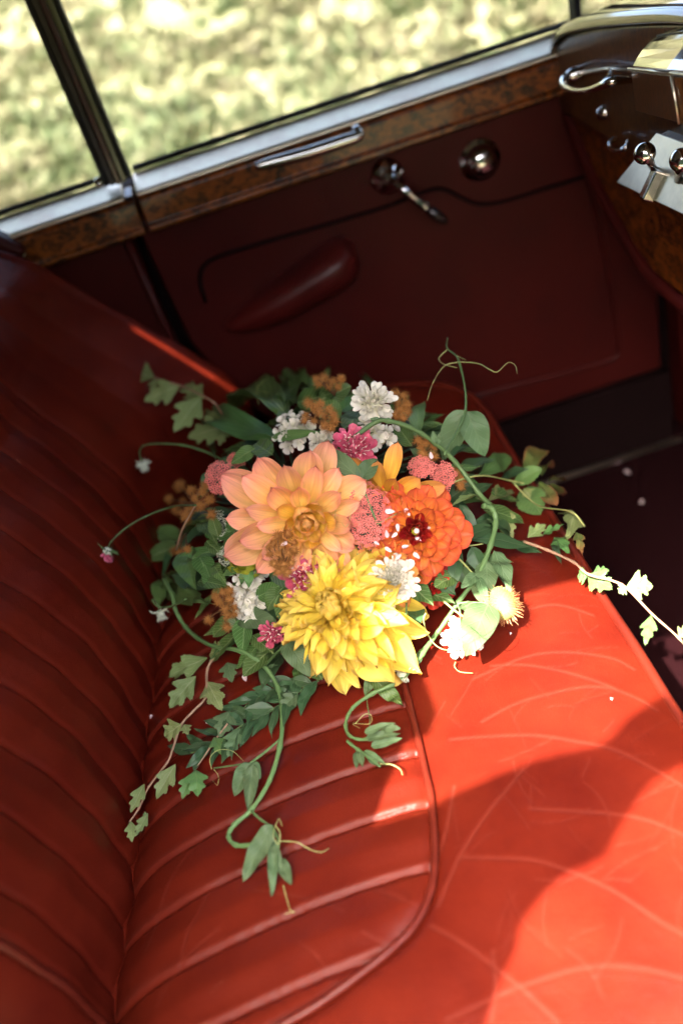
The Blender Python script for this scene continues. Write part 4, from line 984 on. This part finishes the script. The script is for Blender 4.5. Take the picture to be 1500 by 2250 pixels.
# --- leaves of the bouquet: (base, tip, width, kind, material)
D_, M_, PE, VP, LA, RD = G_DARK, G_MID, G_PEA, G_PALE, G_LANCE, G_RED
LV = [
 ((632, 917), (526, 920), 74, 'S', D_), ((628, 898), (657, 822), 62, 'S', D_), ((620, 895), (578, 882), 40, 'S', D_), ((652, 885), (735, 862), 46, 'S', D_),
 ((735, 908), (818, 857), 42, 'O', M_), ((645, 890), (638, 832), 16, 'S', D_), ((634, 885), (632, 942), 28, 'S', D_), ((598, 961), (488, 952), 48, 'P', M_),
 ((597, 962), (710, 948), 24, 'O', M_), ((800, 900), (760, 945), 50, 'S', D_), ((830, 905), (800, 960), 46, 'S', D_), ((915, 968), (933, 884), 34, 'O', M_),
 ((905, 980), (868, 930), 40, 'O', D_), ((716, 832), (723, 805), 12, 'O', M_), ((826, 852), (810, 834), 12, 'O', M_), ((668, 862), (700, 835), 40, 'S', D_),
 ((700, 880), (770, 850), 44, 'S', D_), ((745, 925), (700, 890), 50, 'S', D_), ((560, 985), (505, 1020), 34, 'O', D_), ((475, 1010), (470, 985), 12, 'O', D_), 
 ((462, 1040), (445, 1075), 26, 'O', M_), ((402, 1203), (466, 1122), 44, 'O', D_), ((392, 1190), (345, 1160), 42, 'P', M_), ((395, 1197), (310, 1232), 40, 'O', D_),
 ((390, 1188), (356, 1272), 18, 'L', LA), ((410, 1212), (432, 1298), 58, 'O', M_), ((440, 1225), (462, 1275), 44, 'P', D_), ((362, 1275), (352, 1332), 44, 'P', M_),
 ((372, 1297), (473, 1328), 42, 'O', M_), ((436, 1278), (512, 1295), 34, 'O', D_), ((363, 1268), (400, 1258), 16, 'O', D_), ((625, 1288), (588, 1340), 38, 'S', D_),
 ((628, 1298), (622, 1368), 40, 'S', D_), ((640, 1292), (658, 1335), 22, 'S', D_), ((565, 1312), (615, 1286), 36, 'S', D_), ((600, 1262), (672, 1312), 38, 'O', D_),
 ((515, 1352), (605, 1368), 44, 'S', G_PEA), ((540, 1358), (532, 1438), 50, 'O', D_), ((520, 1395), (470, 1455), 34, 'O', D_), ((555, 1395), (603, 1438), 40, 'O', D_),
 ((470, 1240), (500, 1285), 30, 'O', D_), ((455, 1190), (500, 1230), 30, 'O', D_), ((470, 1290), (450, 1240), 36, 'O', D_), ((530, 1390), (500, 1330), 34, 'O', D_),
 ((600, 1000), (560, 975), 40, 'S', D_), ((480, 1180), (465, 1130), 30, 'O', D_), ((440, 1150), (480, 1200), 34, 'O', D_), ((565, 1420), (520, 1470), 36, 'O', D_),
 ((1043, 1050), (1112, 1004), 42, 'R', M_), ((1152, 1048), (1188, 988), 44, 'R', RD), ((1128, 1066), (1190, 1030), 34, 'R', M_), ((1190, 1046), (1214, 1026), 26, 'R', RD),
 ((1204, 1060), (1238, 1056), 22, 'R', RD), ((1184, 1060), (1222, 1112), 32, 'R', RD), ((1208, 1064), (1236, 1090), 32, 'R', RD), ((1148, 1076), (1188, 1132), 58, 'R', M_),
 ((1075, 1098), (985, 1118), 20, 'V', VP), ((1072, 1100), (1128, 1076), 34, 'V', VP), ((1090, 1108), (1126, 1186), 44, 'V', VP), ((1150, 1074), (1184, 1116), 40, 'V', VP),
 ((1252, 1124), (1244, 1188), 54, 'V', VP), ((1266, 1170), (1279, 1222), 22, 'V', RD), ((1215, 1180), (1250, 1215), 36, 'V', M_), ((1190, 1175), (1238, 1152), 18, 'V', M_),
 ((1158, 1182), (1198, 1152), 30, 'V', VP), ((1005, 1062), (1068, 1008), 18, 'L', LA), ((1000, 1102), (1082, 1062), 24, 'L', LA), ((1008, 1108), (1048, 1186), 28, 'L', LA),
 ((998, 1192), (1095, 1158), 26, 'L', LA), ((1008, 1200), (994, 1304), 30, 'L', LA), ((1020, 1182), (1165, 1205), 32, 'L', LA), ((1085, 1235), (1118, 1296), 15, 'L', LA),
 ((1040, 1150), (1115, 1135), 26, 'L', LA), ((1005, 1262), (955, 1290), 38, 'S', D_), ((1035, 1200), (1060, 1260), 34, 'L', LA), ((1050, 1160), (1130, 1175), 34, 'L', LA),
 ((1060, 1120), (1150, 1150), 36, 'O', D_), ((1000, 1240), (1040, 1290), 30, 'L', LA), ((940, 1020), (900, 985), 26, 'L', LA), ((985, 1010), (1040, 980), 20, 'L', LA),
 ((1120, 1180), (1070, 1140), 30, 'L', LA), ((1080, 1080), (1140, 1100), 34, 'O', D_), ((1100, 1050), (1160, 1030), 24, 'L', LA), ((1215, 1190), (1232, 1240), 16, 'L', LA), ((1130, 1195), (1190, 1215), 24, 'L', LA),
]
for a, b, w, k, mt in LV:
    leaf((*a, random.uniform(.004, .016)), (*b, random.uniform(.008, .026)), w, k, mt, lean=(random.uniform(-.3, .3), random.uniform(-.3, .3)), wav=.02 if k in 'VS' else None)
# greenery filling the gaps under the blooms
rg = random.Random(9)
for k in range(125):
    a = rg.random() * 6.28; rr = rg.uniform(.12, .20); x = -.012 + rr * .92 * math.cos(a); y = .93 + rr * math.sin(a)
    z = dome(x, y) - .018; p = Vector((x, y, max(z, .006))); L = rg.uniform(.034, .058)
    d = Vector((math.cos(a + rg.uniform(-.8, .8)), math.sin(a + rg.uniform(-.8, .8)), rg.uniform(-.5, .2))).normalized()
    n = Vector((math.cos(a) * .5, math.sin(a) * .5, 1)) ; n = (n - d * n.dot(d)).normalized(); X = d.cross(n)
    kd, mt = rg.choice([('O', D_), ('S', D_), ('L', LA), ('O', M_)])
    M4 = Matrix((X, d, n)).transposed().to_4x4(); M4.translation = p - d * L * .4
    put('leaf', leaf_mesh('leaf', L, L * rg.uniform(.35, .6), kd, mt, .08, .25, .02, 0, rg), BQ, M4)

# --- pea vine arching over the top and trailing across the seat at the right
v1 = stem([(718, 1004, .03), (768, 968, .05), (824, 928, .06), (852, 925, .065), (902, 940, .06), (955, 973, .05), (1000, 1016, .04), (1050, 1082, .04), (1078, 1112, .045)], 5.5, name='pea_vine', taper=.95)
v1['label'] = 'thick pea vine arching over the top right of the bouquet'
leaf((1022, 902, .150, 'z'), (970, 1012, .100, 'z'), 54, 'P', PE, v1, curl=.05, fold=.2, name='leaf')
leaf((1026, 903, .150, 'z'), (1064, 1002, .100, 'z'), 56, 'P', PE, v1, curl=.10, fold=.35)
stem([(975, 1000, .05), (1022, 902, .150, 'z'), (1008, 795, .170, 'z'), (982, 766, .175, 'z'), (983, 742, .18, 'z')], 3.2, par=v1, taper=.4)
Z_ = lambda L, h: [(x, y, h, 'z') for x, y in L]
for t in ([(1009, 795), (1050, 799), (1075, 812), (1092, 817), (1115, 797), (1131, 803), (1135, 821)], [(1008, 795), (975, 805), (950, 842), (938, 880)], [(983, 767), (964, 787), (974, 800), (1003, 808)], [(984, 768), (1000, 780), (1022, 791)]):
    tendril(Z_(t, .172), v1)
leaf((838, 928, .06), (812, 920, .062), 14, 'L', PE, v1); leaf((955, 975, .055), (950, 945, .065), 12, 'L', PE, v1); leaf((962, 978, .055), (968, 948, .065), 12, 'L', PE, v1)
leaf((791, 1054, .055), (700, 980, .050), 36, 'P', PE, v1, curl=.12, fold=.3); leaf((792, 1056, .055), (828, 1008, .055), 38, 'P', PE, v1, fold=.35)
stem([(791, 1055, .055), (812, 1110, .052), (829, 1152, .05)], 3, par=v1); tendril([(829, 1152, .05), (845, 1143, .05), (885, 1124, .055), (915, 1128, .06), (922, 1150, .06), (912, 1166, .055)], v1, 1.0)
tendril([(757, 1105, .05), (740, 1110, .055), (735, 1140, .055)], v1, .8); tendril([(757, 1105, .05), (770, 1130, .055), (760, 1158, .055), (750, 1148, .055)], v1, .8)
v2 = stem([(1060, 1110, .04), (1082, 1120, .05), (1088, 1150, .05), (1076, 1200, .045), (1050, 1262, .035), (1005, 1325, .028), (962, 1388, .02), (925, 1432, .016), (893, 1450, .012), (850, 1468, .010), (818, 1487, .008)], 7, name='pea_vine', taper=.45)
v2['label'] = 'thick pea vine running down the right side onto the seat'
v3 = stem([(960, 1390, .02), (927, 1438, .020), (880, 1493, .018), (818, 1524, .016), (774, 1556, .015), (759, 1592, .014), (770, 1618, .014), (803, 1624, .014), (847, 1602, .02)], 5, name='pea_vine', taper=.6)
v3['label'] = 'pea vine curling round on the pleats with a closed flower'
for a, b, w, t in (((803, 1622, .02), (882, 1612, .025), 20, .6), ((815, 1640, .012), (884, 1622, .014), 18, 0), ((800, 1610, .03), (868, 1588, .034), 16, .5), ((840, 1600, .03), (880, 1600, .03), 18, 0)): leaf(a, b, w, 'P', PE, v3, twist=t)
stem([(762, 1628, .012), (785, 1646, .01), (810, 1664, .01), (835, 1684, .01)], 4, par=v3); tendril([(835, 1678, .01), (860, 1680, .012), (878, 1690, .01), (884, 1703, .008)], v3, 1.6)
for a, b in (((783, 1650, .01), (783, 1690, .01)), ((790, 1652, .012), (797, 1686, .012)), ((808, 1662, .01), (834, 1686, .01)), ((800, 1650, .012), (850, 1682, .01))): leaf(a, b, 14, 'L', PE, v3, fold=.6)
for a, b, w in (((822, 1492, .012), (885, 1550, .008), 34), ((815, 1490, .012), (802, 1530, .006), 20), ((925, 1440, .02), (893, 1478, .016), 16)): leaf(a, b, w, 'P', G_DARK if w == 34 else PE, v3, wav=.05)
stem([(810, 1495, .012), (806, 1540, .010), (812, 1580, .01), (810, 1612, .01)], 1.3, par=v3)
tendril([(780, 1590, .02), (800, 1570, .025), (815, 1572, .02), (812, 1590, .02), (775, 1590, .02), (790, 1600, .02)], v3, .9)
# right: pale leaves in the sun, pods and tendrils
for a, b, w, t, wv in (((1072, 1325, .060), (1022, 1442, .045), 70, 0, .02), ((1085, 1212, .05), (1122, 1305, .040), 40, .9, .05), ((1068, 1232, .05), (1068, 1312, .040), 46, .3, .03), ((1048, 1262, .045), (1012, 1292, .04), 24, 0, .03), ((1050, 1268, .05), (1072, 1332, .045), 20, .2, .01), ((1048, 1275, .045), (1058, 1325, .04), 30, -.3, .02), ((1015, 1325, .05), (1040, 1352, .05), 30, .8, .03)):
    leaf(a, b, w, 'P', PE, v2, twist=t, wav=wv, fold=.12)
stem([(1075, 1325, .05), (1010, 1325, .05), (1010, 1345, .045), (1012, 1385, .03)], 2.2, par=v2)
stem([(975, 1322, .04), (1010, 1350, .045), (1032, 1362, .045)], 2.6, par=v2, mat=G_STEMY)
tendril([(935, 1347, .025), (930, 1362, .025), (938, 1391, .025), (957, 1418, .022), (985, 1428, .02), (1030, 1415, .04)], v2, 1.8)
tendril([(1000, 1455, .006), (998, 1465, .006), (1010, 1476, .006), (1038, 1479, .006)], v2, 1.6)
tendril([(1028, 1375, .062), (1060, 1400, .066), (1082, 1385, .07), (1085, 1368, .07), (1050, 1390, .066), (1012, 1412, .06)], v2, .9, G_STEM)
# bristly seed pod
c = P3((1103, 1325, .045)); ax = (P3((1118, 1362, .035)) - P3((1088, 1288, .045))).normalized()
M4 = Matrix.Translation(c) @ ax.to_track_quat('Z', 'Y').to_matrix().to_4x4()
q = MB(); q.lathe([(.0, -.0185), (.006, -.017), (.0105, -.010), (.0125, 0), (.0118, .008), (.008, .0155), (.004, .018), (0, .0185)], 22); pod = q.build('seed_pod', M_PODG, BQ, True, 0, M4)
pod['label'] = 'pale green bristly seed pod in the sun'
M_BR = plain('pod_bristle', (.55, .25, .10), .6)
q = MB(); q2 = MB(); rg = random.Random(4)
for k in range(330):
    z = -.95 + 1.9 * (k + .5) / 330; a = k * 2.39996; s = math.sqrt(1 - z * z); p = Vector((.0122 * s * math.cos(a), .0122 * s * math.sin(a), .018 * z))
    n = Vector((s * math.cos(a), s * math.sin(a), z * .8)).normalized() + Vector((rg.uniform(-.25, .25), rg.uniform(-.25, .25), rg.uniform(-.1, .5)))
    q2.add([p + n * .0012, *(p + n.cross(Vector((math.cos(b), math.sin(b), .3))).normalized() * .0009 for b in (0, 2.1, 4.2))], [(0, 1, 2), (0, 2, 3), (0, 3, 1)])
    if k > 60: q.tube([p, p + n * rg.uniform(.004, .0085)], [.00022, .00012], 3, False)
q.build('bristles', M_BR, pod, False)['kind'] = 'stuff'; q2.build('pod_bumps', M_PODG, pod, False)['kind'] = 'stuff'
for i, (x, y) in enumerate([(1088, 1278), (1096, 1285), (1102, 1280), (1078, 1290), (1108, 1290), (1070, 1302)]): stem([(1094 + i, 1300, .05), (x, y, .056)], 2.2, par=pod, name='pod_sepal', mat=G_STEMY)

# --- pea vine trailing down the left
v4 = stem([(360, 1272, .05), (378, 1306, .045), (386, 1340, .035), (408, 1378, .02), (438, 1404, .014), (470, 1420, .014), (528, 1430, .02), (580, 1463, .02), (612, 1515, .014), (620, 1575, .012), (615, 1640, .012), (592, 1715, .012), (553, 1778, .012), (515, 1812, .014), (502, 1838, .014), (520, 1857, .014), (558, 1856, .016)], 4.6, name='pea_vine', taper=.85)
v4['label'] = 'long pea vine looping down the left pleats'
stem([(551, 1676, .02), (585, 1650, .016), (617, 1622, .012)], 3, par=v4); stem([(470, 1688, .008), (510, 1682, .012), (551, 1676, .02)], 2, par=v4)
leaf((551, 1676, .022), (514, 1750, .012), 36, 'P', PE, v4, wav=.04, fold=.5); leaf((556, 1678, .024), (543, 1784, .010), 30, 'P', PE, v4, wav=.04, fold=.6, twist=.4); leaf((556, 1674, .022), (572, 1712, .014), 20, 'P', PE, v4)
stem([(553, 1782, .014), (572, 1800, .02), (600, 1818, .02)], 3.2, par=v4)
leaf((598, 1812, .022), (533, 1938, .006), 40, 'P', PE, v4, wav=.04, fold=.3); leaf((604, 1845, .02), (597, 1972, .006), 22, 'P', PE, v4, wav=.04, fold=.6); leaf((615, 1888, .012), (640, 1945, .006), 26, 'P', PE, v4); leaf((600, 1860, .02), (618, 1910, .012), 20, 'P', PE, v4)
stem([(600, 1818, .02), (612, 1850, .02), (606, 1900, .012)], 3, par=v4)
tendril([(606, 1848, .02), (650, 1850, .018), (680, 1866, .012), (705, 1872, .01), (723, 1864, .008)], v4, 1.3)
tendril([(606, 1815, .03), (615, 1830, .03), (612, 1855, .025), (600, 1835, .03), (612, 1800, .03), (620, 1815, .03)], v4, 1.3)
tendril([(622, 1945, .006), (630, 1975, .006), (638, 2000, .006), (646, 2003, .006), (625, 2008, .006)], v4, 1.1)
tendril([(465, 1690, .01), (462, 1665, .02), (480, 1648, .02), (510, 1650, .02), (535, 1672, .015)], v4, .9); tendril([(470, 1690, .01), (480, 1705, .01), (478, 1725, .008), (468, 1715, .008)], v4, .8)
leaf((630, 1406, .060), (682, 1488, .050), 48, 'P', PE, v4, fold=.15); leaf((640, 1404, .060), (722, 1468, .045), 24, 'P', PE, v4, twist=.5)
stem([(582, 1463, .02), (602, 1440, .045), (628, 1406, .058), (612, 1350, .06)], 2.8, par=v4); leaf((588, 1466, .02), (612, 1461, .02), 8, 'L', PE, v4)
# --- lobed vine sprays
sA = stem([(522, 948, .10, 'z'), (492, 915, .11, 'z'), (470, 885, .12, 'z'), (438, 866, .125, 'z'), (400, 848, .13, 'z'), (365, 838, .13, 'z'), (338, 829, .13, 'z')], 2.6, G_STEMB, 'vine_spray', taper=.6)
sA['label'] = 'pale lobed vine spray reaching out to the upper left'
for a, b, w, h in (((338, 829), (273, 817), 52, .13), ((398, 846), (317, 882), 50, .125), ((442, 872), (382, 952), 56, .115), ((448, 876), (404, 848), 44, .115), ((502, 936), (412, 962), 56, .10), ((498, 930), (452, 902), 34, .095), ((495, 940), (482, 980), 26, .095), ((340, 832), (338, 862), 22, .125)):
    leaf((*a, h, 'z'), (*b, h - .01, 'z'), w, 'V', VP, sA, fold=.12, curl=.04)
tendril([(525, 930, .10, 'z'), (515, 905, .11, 'z'), (503, 905, .11, 'z'), (498, 912, .11, 'z')], sA, 1.6)
tendril([(568, 888, .13, 'z'), (564, 858, .14, 'z'), (576, 840, .14, 'z'), (592, 832, .14, 'z')], sA, .9); tendril([(622, 880, .13, 'z'), (600, 866, .14, 'z'), (566, 858, .14, 'z')], sA, .9)
sB = stem([(480, 1430, .02), (456, 1470, .016), (452, 1530, .014), (425, 1562, .012), (399, 1592, .010), (380, 1645, .010), (368, 1675, .010), (328, 1728, .010), (306, 1775, .010), (285, 1806, .010)], 3.0, G_STEMB, 'vine_spray', taper=.6)
sB['label'] = 'lobed vine spray with a reddish stem at the lower left'
for a, b, w in (((456, 1445), (368, 1488), 44), ((432, 1485), (372, 1557), 48), ((455, 1497), (488, 1562), 50), ((399, 1592), (362, 1618), 46), ((405, 1592), (414, 1615), 24), ((386, 1678), (343, 1757), 38), ((318, 1722), (287, 1788), 28), ((314, 1790), (322, 1792), 14), ((288, 1804), (291, 1852), 24), ((326, 1786), (298, 1838), 22), ((460, 1440), (500, 1420), 36)):
    leaf((*a, .014), (*b, .010), w, 'V', VP, sB, fold=.25, curl=.05)
for a, b, w in (((430, 1690), (436, 1752), 44), ((420, 1700), (400, 1756), 30), ((470, 1620), (490, 1660), 30)): leaf((*a, .014), (*b, .008), w, 'V', M_, sB)
stem([(500, 1590, .014), (470, 1630, .012), (430, 1690, .012)], 2, G_STEMB, par=sB)
sC = stem([(1150, 1190, .03), (1200, 1208, .03), (1260, 1236, .03), (1292, 1262, .02, 'z'), (1365, 1285, .01, 'z'), (1432, 1350, -.005, 'z'), (1490, 1402, -.015, 'z'), (1530, 1450, -.02, 'z')], 3.2, G_STEMB, 'vine_spray', taper=.7)
sC['label'] = 'vine spray stretching over the front edge of the seat at the right'
for a, b, w, mt in (((1290, 1262), (1345, 1296), 50, M_), ((1292, 1264), (1268, 1268), 34, M_), ((1375, 1288), (1434, 1288), 56, VP), ((1375, 1290), (1358, 1304), 24, VP), ((1430, 1352), (1416, 1418), 30, M_), ((1428, 1352), (1428, 1400), 18, VP), ((1490, 1402), (1515, 1378), 30, VP), ((1300, 1262), (1338, 1252), 26, M_)):
    leaf((*a, .01, 'z'), (*b, .005, 'z'), w, 'V', mt, sC, fold=.2)
stem([(1125, 1060, .03), (1180, 1110, .03), (1252, 1124, .12, 'z'), (1283, 1156, .11, 'z')], 2.0, G_STEMY, 'twig'); stem([(985, 1062, .02), (1055, 1045, .03), (1120, 1056, .03), (1150, 1062, .03)], 2.2, G_STEMY, 'twig')
stem([(985, 1200, .02), (1020, 1200, .03), (1060, 1195, .03)], 2.2, G_STEMY, 'twig'); stem([(990, 1215, .02), (1010, 1230, .03), (1040, 1262, .03)], 2.4, G_STEMY, 'twig'); stem([(388, 1208, .04), (402, 1160, .045), (430, 1110, .05)], 2.6, G_STEMB, 'twig')
# --- narrow dark sprigs lying on the pleats
def sprig(pts, n, L, w, label, mat=LA, off=.008):
    st = stem([(x, y, off) for x, y in pts], 2.2, G_STEM, 'leafy_sprig', taper=.5); st['label'] = label
    P = [Vector((x, y)) for x, y in pts]
    cum = [0]
    for i in range(len(P) - 1): cum.append(cum[-1] + (P[i + 1] - P[i]).length)
    for k in range(n):
        d = cum[-1] * (k + .3) / n; i = max(j for j in range(len(P) - 1) if cum[j] <= d); u = (d - cum[i]) / (cum[i + 1] - cum[i]); p = P[i].lerp(P[i + 1], u); t = (P[i + 1] - P[i]).normalized()
        sgn = 1 if k % 2 else -1; ang = sgn * random.uniform(.35, 1.0); dr = Vector((t.x * math.cos(ang) - t.y * math.sin(ang), t.x * math.sin(ang) + t.y * math.cos(ang)))
        e = p + dr * L * random.uniform(.75, 1.15)
        leaf((p.x, p.y, off), (e.x, e.y, off + random.uniform(-.002, .012)), w * random.uniform(.8, 1.2), 'L', mat, st, lean=(random.uniform(-.5, .5), random.uniform(-.5, .5)))
sprig([(700, 1495), (640, 1530), (590, 1565), (530, 1595), (470, 1635), (420, 1655)], 26, 66, 21, 'dark narrow leaved sprig lying below the yellow dahlia')
sprig([(660, 1490), (600, 1515), (555, 1540), (530, 1560)], 12, 56, 18, 'short dark sprig tucked under the yellow dahlia')
for a, b, w in (((505, 1560), (482, 1622), 44), ((528, 1600), (500, 1665), 38), ((655, 1520), (615, 1562), 34), ((500, 1455), (510, 1500), 38)): leaf((*a, .014), (*b, .012), w, 'V', G_PEA)

# --- nodding buds and small flowers on wiry stems
def nod(pts, label, r, flower=None, seed=0):
    st = stem(pts, 2.6, G_STEM, 'nodding_bud', taper=.6); st['label'] = label
    P = [P3(p) for p in pts]; c = P[-1]; ax = (P[-1] - P[-2]).normalized(); rg = random.Random(seed)
    M4 = Matrix.Translation(c) @ ax.to_track_quat('Z', 'Y').to_matrix().to_4x4()
    q = MB(); q.lathe([(0, -.003), (r * .5, -.002), (r * .85, .002), (r * .8, .005), (r * .4, .008), (0, .009)], 14); hd = q.build('head', M_QAL, st, True, 0, M4)
    q = MB()
    for k in range(11):
        a = k * .571; q.tube([(r * .5 * math.cos(a), r * .5 * math.sin(a), 0), (r * 1.3 * math.cos(a), r * 1.3 * math.sin(a), -.001), (r * 2.0 * math.cos(a), r * 2 * math.sin(a), rg.uniform(-.006, .004))], [.0011, .0009, .0002], 5)
    for k in range(60):
        a = k * 2.39996; f = math.sqrt(k / 60); p = Vector((r * .8 * f * math.cos(a), r * .8 * f * math.sin(a), .005)); q.tube([p, p + Vector((p.x * .5, p.y * .5, rg.uniform(.003, .006)))], .0004, 3)
    for v in range(len(q.v)): q.v[v] = M4 @ Vector(q.v[v])
    q.build('calyx', M_QAL if not flower else G_STEM, st)
    if flower:
        for k in range(22): put('petal', flower[k % 3], st, M4 @ petmat(k * 2.39996, R_(80 - 2.6 * k), r * .5, .003, r * 1.5, .9))
nod([(497, 1014, .10, 'z'), (450, 992, .11, 'z'), (400, 978, .12, 'z'), (345, 975, .12, 'z'), (315, 980, .118, 'z'), (307, 996, .108, 'z'), (315, 1020, .09, 'z')], 'green bud drooping on a wiry stem at the far left', .0062, None, 1)
nod([(430, 1110, .08), (380, 1113, .10, 'z'), (320, 1135, .10, 'z'), (275, 1162, .10, 'z'), (245, 1190, .095, 'z'), (237, 1208, .088, 'z')], 'mauve scabious nodding alone at the far left', .0078, pk_pet, 2)
nod([(408, 1316, .04), (375, 1333, .045), (348, 1332, .045), (335, 1318, .05), (345, 1322, .05), (352, 1345, .04)], 'green bud under the lower left leaves', .0060, None, 3)
nod([(893, 1315, .06), (890, 1390, .045), (884, 1450, .028), (883, 1476, .020)], 'green bud on a straight stem below the white scabious', .0068, None, 4)

# ------------------------------------------------------------------ confetti petals
CONF = [((867, 1124), 30, 'pale confetti petal at the upper left of the crimson heart'), ((900, 1133), 28, 'pale confetti petal just above the crimson heart'), ((874, 1168), 24, 'round confetti petal left of the green eye'),
 ((848, 1165), 24, 'upright confetti petal between yarrow and orange dahlia'), ((860, 1181), 22, 'confetti petal below the round one left of the eye'), ((925, 1191), 26, 'confetti petal at the lower right of the crimson heart'),
 ((898, 1199), 22, 'narrow confetti petal below the crimson heart'), ((922, 1227), 26, 'wide confetti petal on the lower orange petals'), ((860, 1213), 24, 'confetti petal above the white scabious'), ((833, 1197), 18, 'confetti petal at the left rim of the orange dahlia'),
 ((881, 1218), 22, 'confetti petal wedged above the white scabious to the right'), ((945, 993), 24, 'confetti petal on the brown seedheads under the arched stem'), ((931, 1163), 20, 'thin confetti petal right of the green eye'), ((947, 1138), 20, 'confetti petal on the right orange petals'),
 ((617, 1198), 22, 'white confetti petal on the rusty seedheads'), ((757, 1382), 24, 'confetti petal beside the yellow dahlia heart'), ((740, 1408), 24, 'confetti petal under the yellow dahlia heart'), ((758, 1288), 20, 'confetti petal at the top of the yellow dahlia'), ((533, 1176), 16, 'small confetti petal on the lower left peach petals')]
cme = petal_mesh('confetti', P_CONF, .58, .35, .15, 0, -.4, .2, 8, 4)
for (xy, L, lab) in CONF:
    lift = .045
    c = P3((*xy, .060 if xy[0] > 700 and xy[1] < 1240 else (.092 if xy[0] == 617 else .068))); M4 = frame(c, (random.uniform(-.4, .4), random.uniform(-.4, .4)), .2, random.random() * 6.28)
    s = .75 * L * (c - CC).dot(CF) / FOC
    o = put('confetti_petal', cme, None, M4 @ Matrix.Diagonal((s, s, s, 1))); tag(o, lab, 'petal', 'confetti petals caught in the bouquet')
for xy, z, L, lab in (((1385, 1045), -.372, 18, 'white confetti petal on the dark carpet nearer the door'), ((1410, 1101), -.372, 18, 'white confetti petal on the dark carpet nearer the seat'), ((1340, 1528), .004, 9, 'tiny white petal speck on the sunlit smooth leather'), ((546, 1508), -.004, 22, 'pale petal on the pleats beside the dark sprig'), ((466, 1596), -.008, 14, 'pale petal beneath the lobed vine spray'), ((320, 1562), -.030, 12, 'petal caught in the crease beside the backrest'), ((308, 1702), -.030, 12, 'petal in the crease above the vine tip'), ((1120, 1396), .004, 8, 'white speck beside the seed pod shadow'), ((1350, 1020), -.372, 12, 'faint petal beside the metal sill strip')):
    c = atz(*xy, z); c.z += .004; s = L * (c - CC).dot(CF) / FOC
    if z > -.1: c.z = float(seat_z(np.array([c.x]), np.array([c.y]))[0]) + .002
    o = put('confetti_petal', cme, None, Matrix.Translation(c) @ Matrix.Rotation(random.random() * 6, 4, 'Z') @ Matrix.Diagonal((s, s, s, 1))); tag(o, lab, 'petal', 'confetti petals fallen in the car')
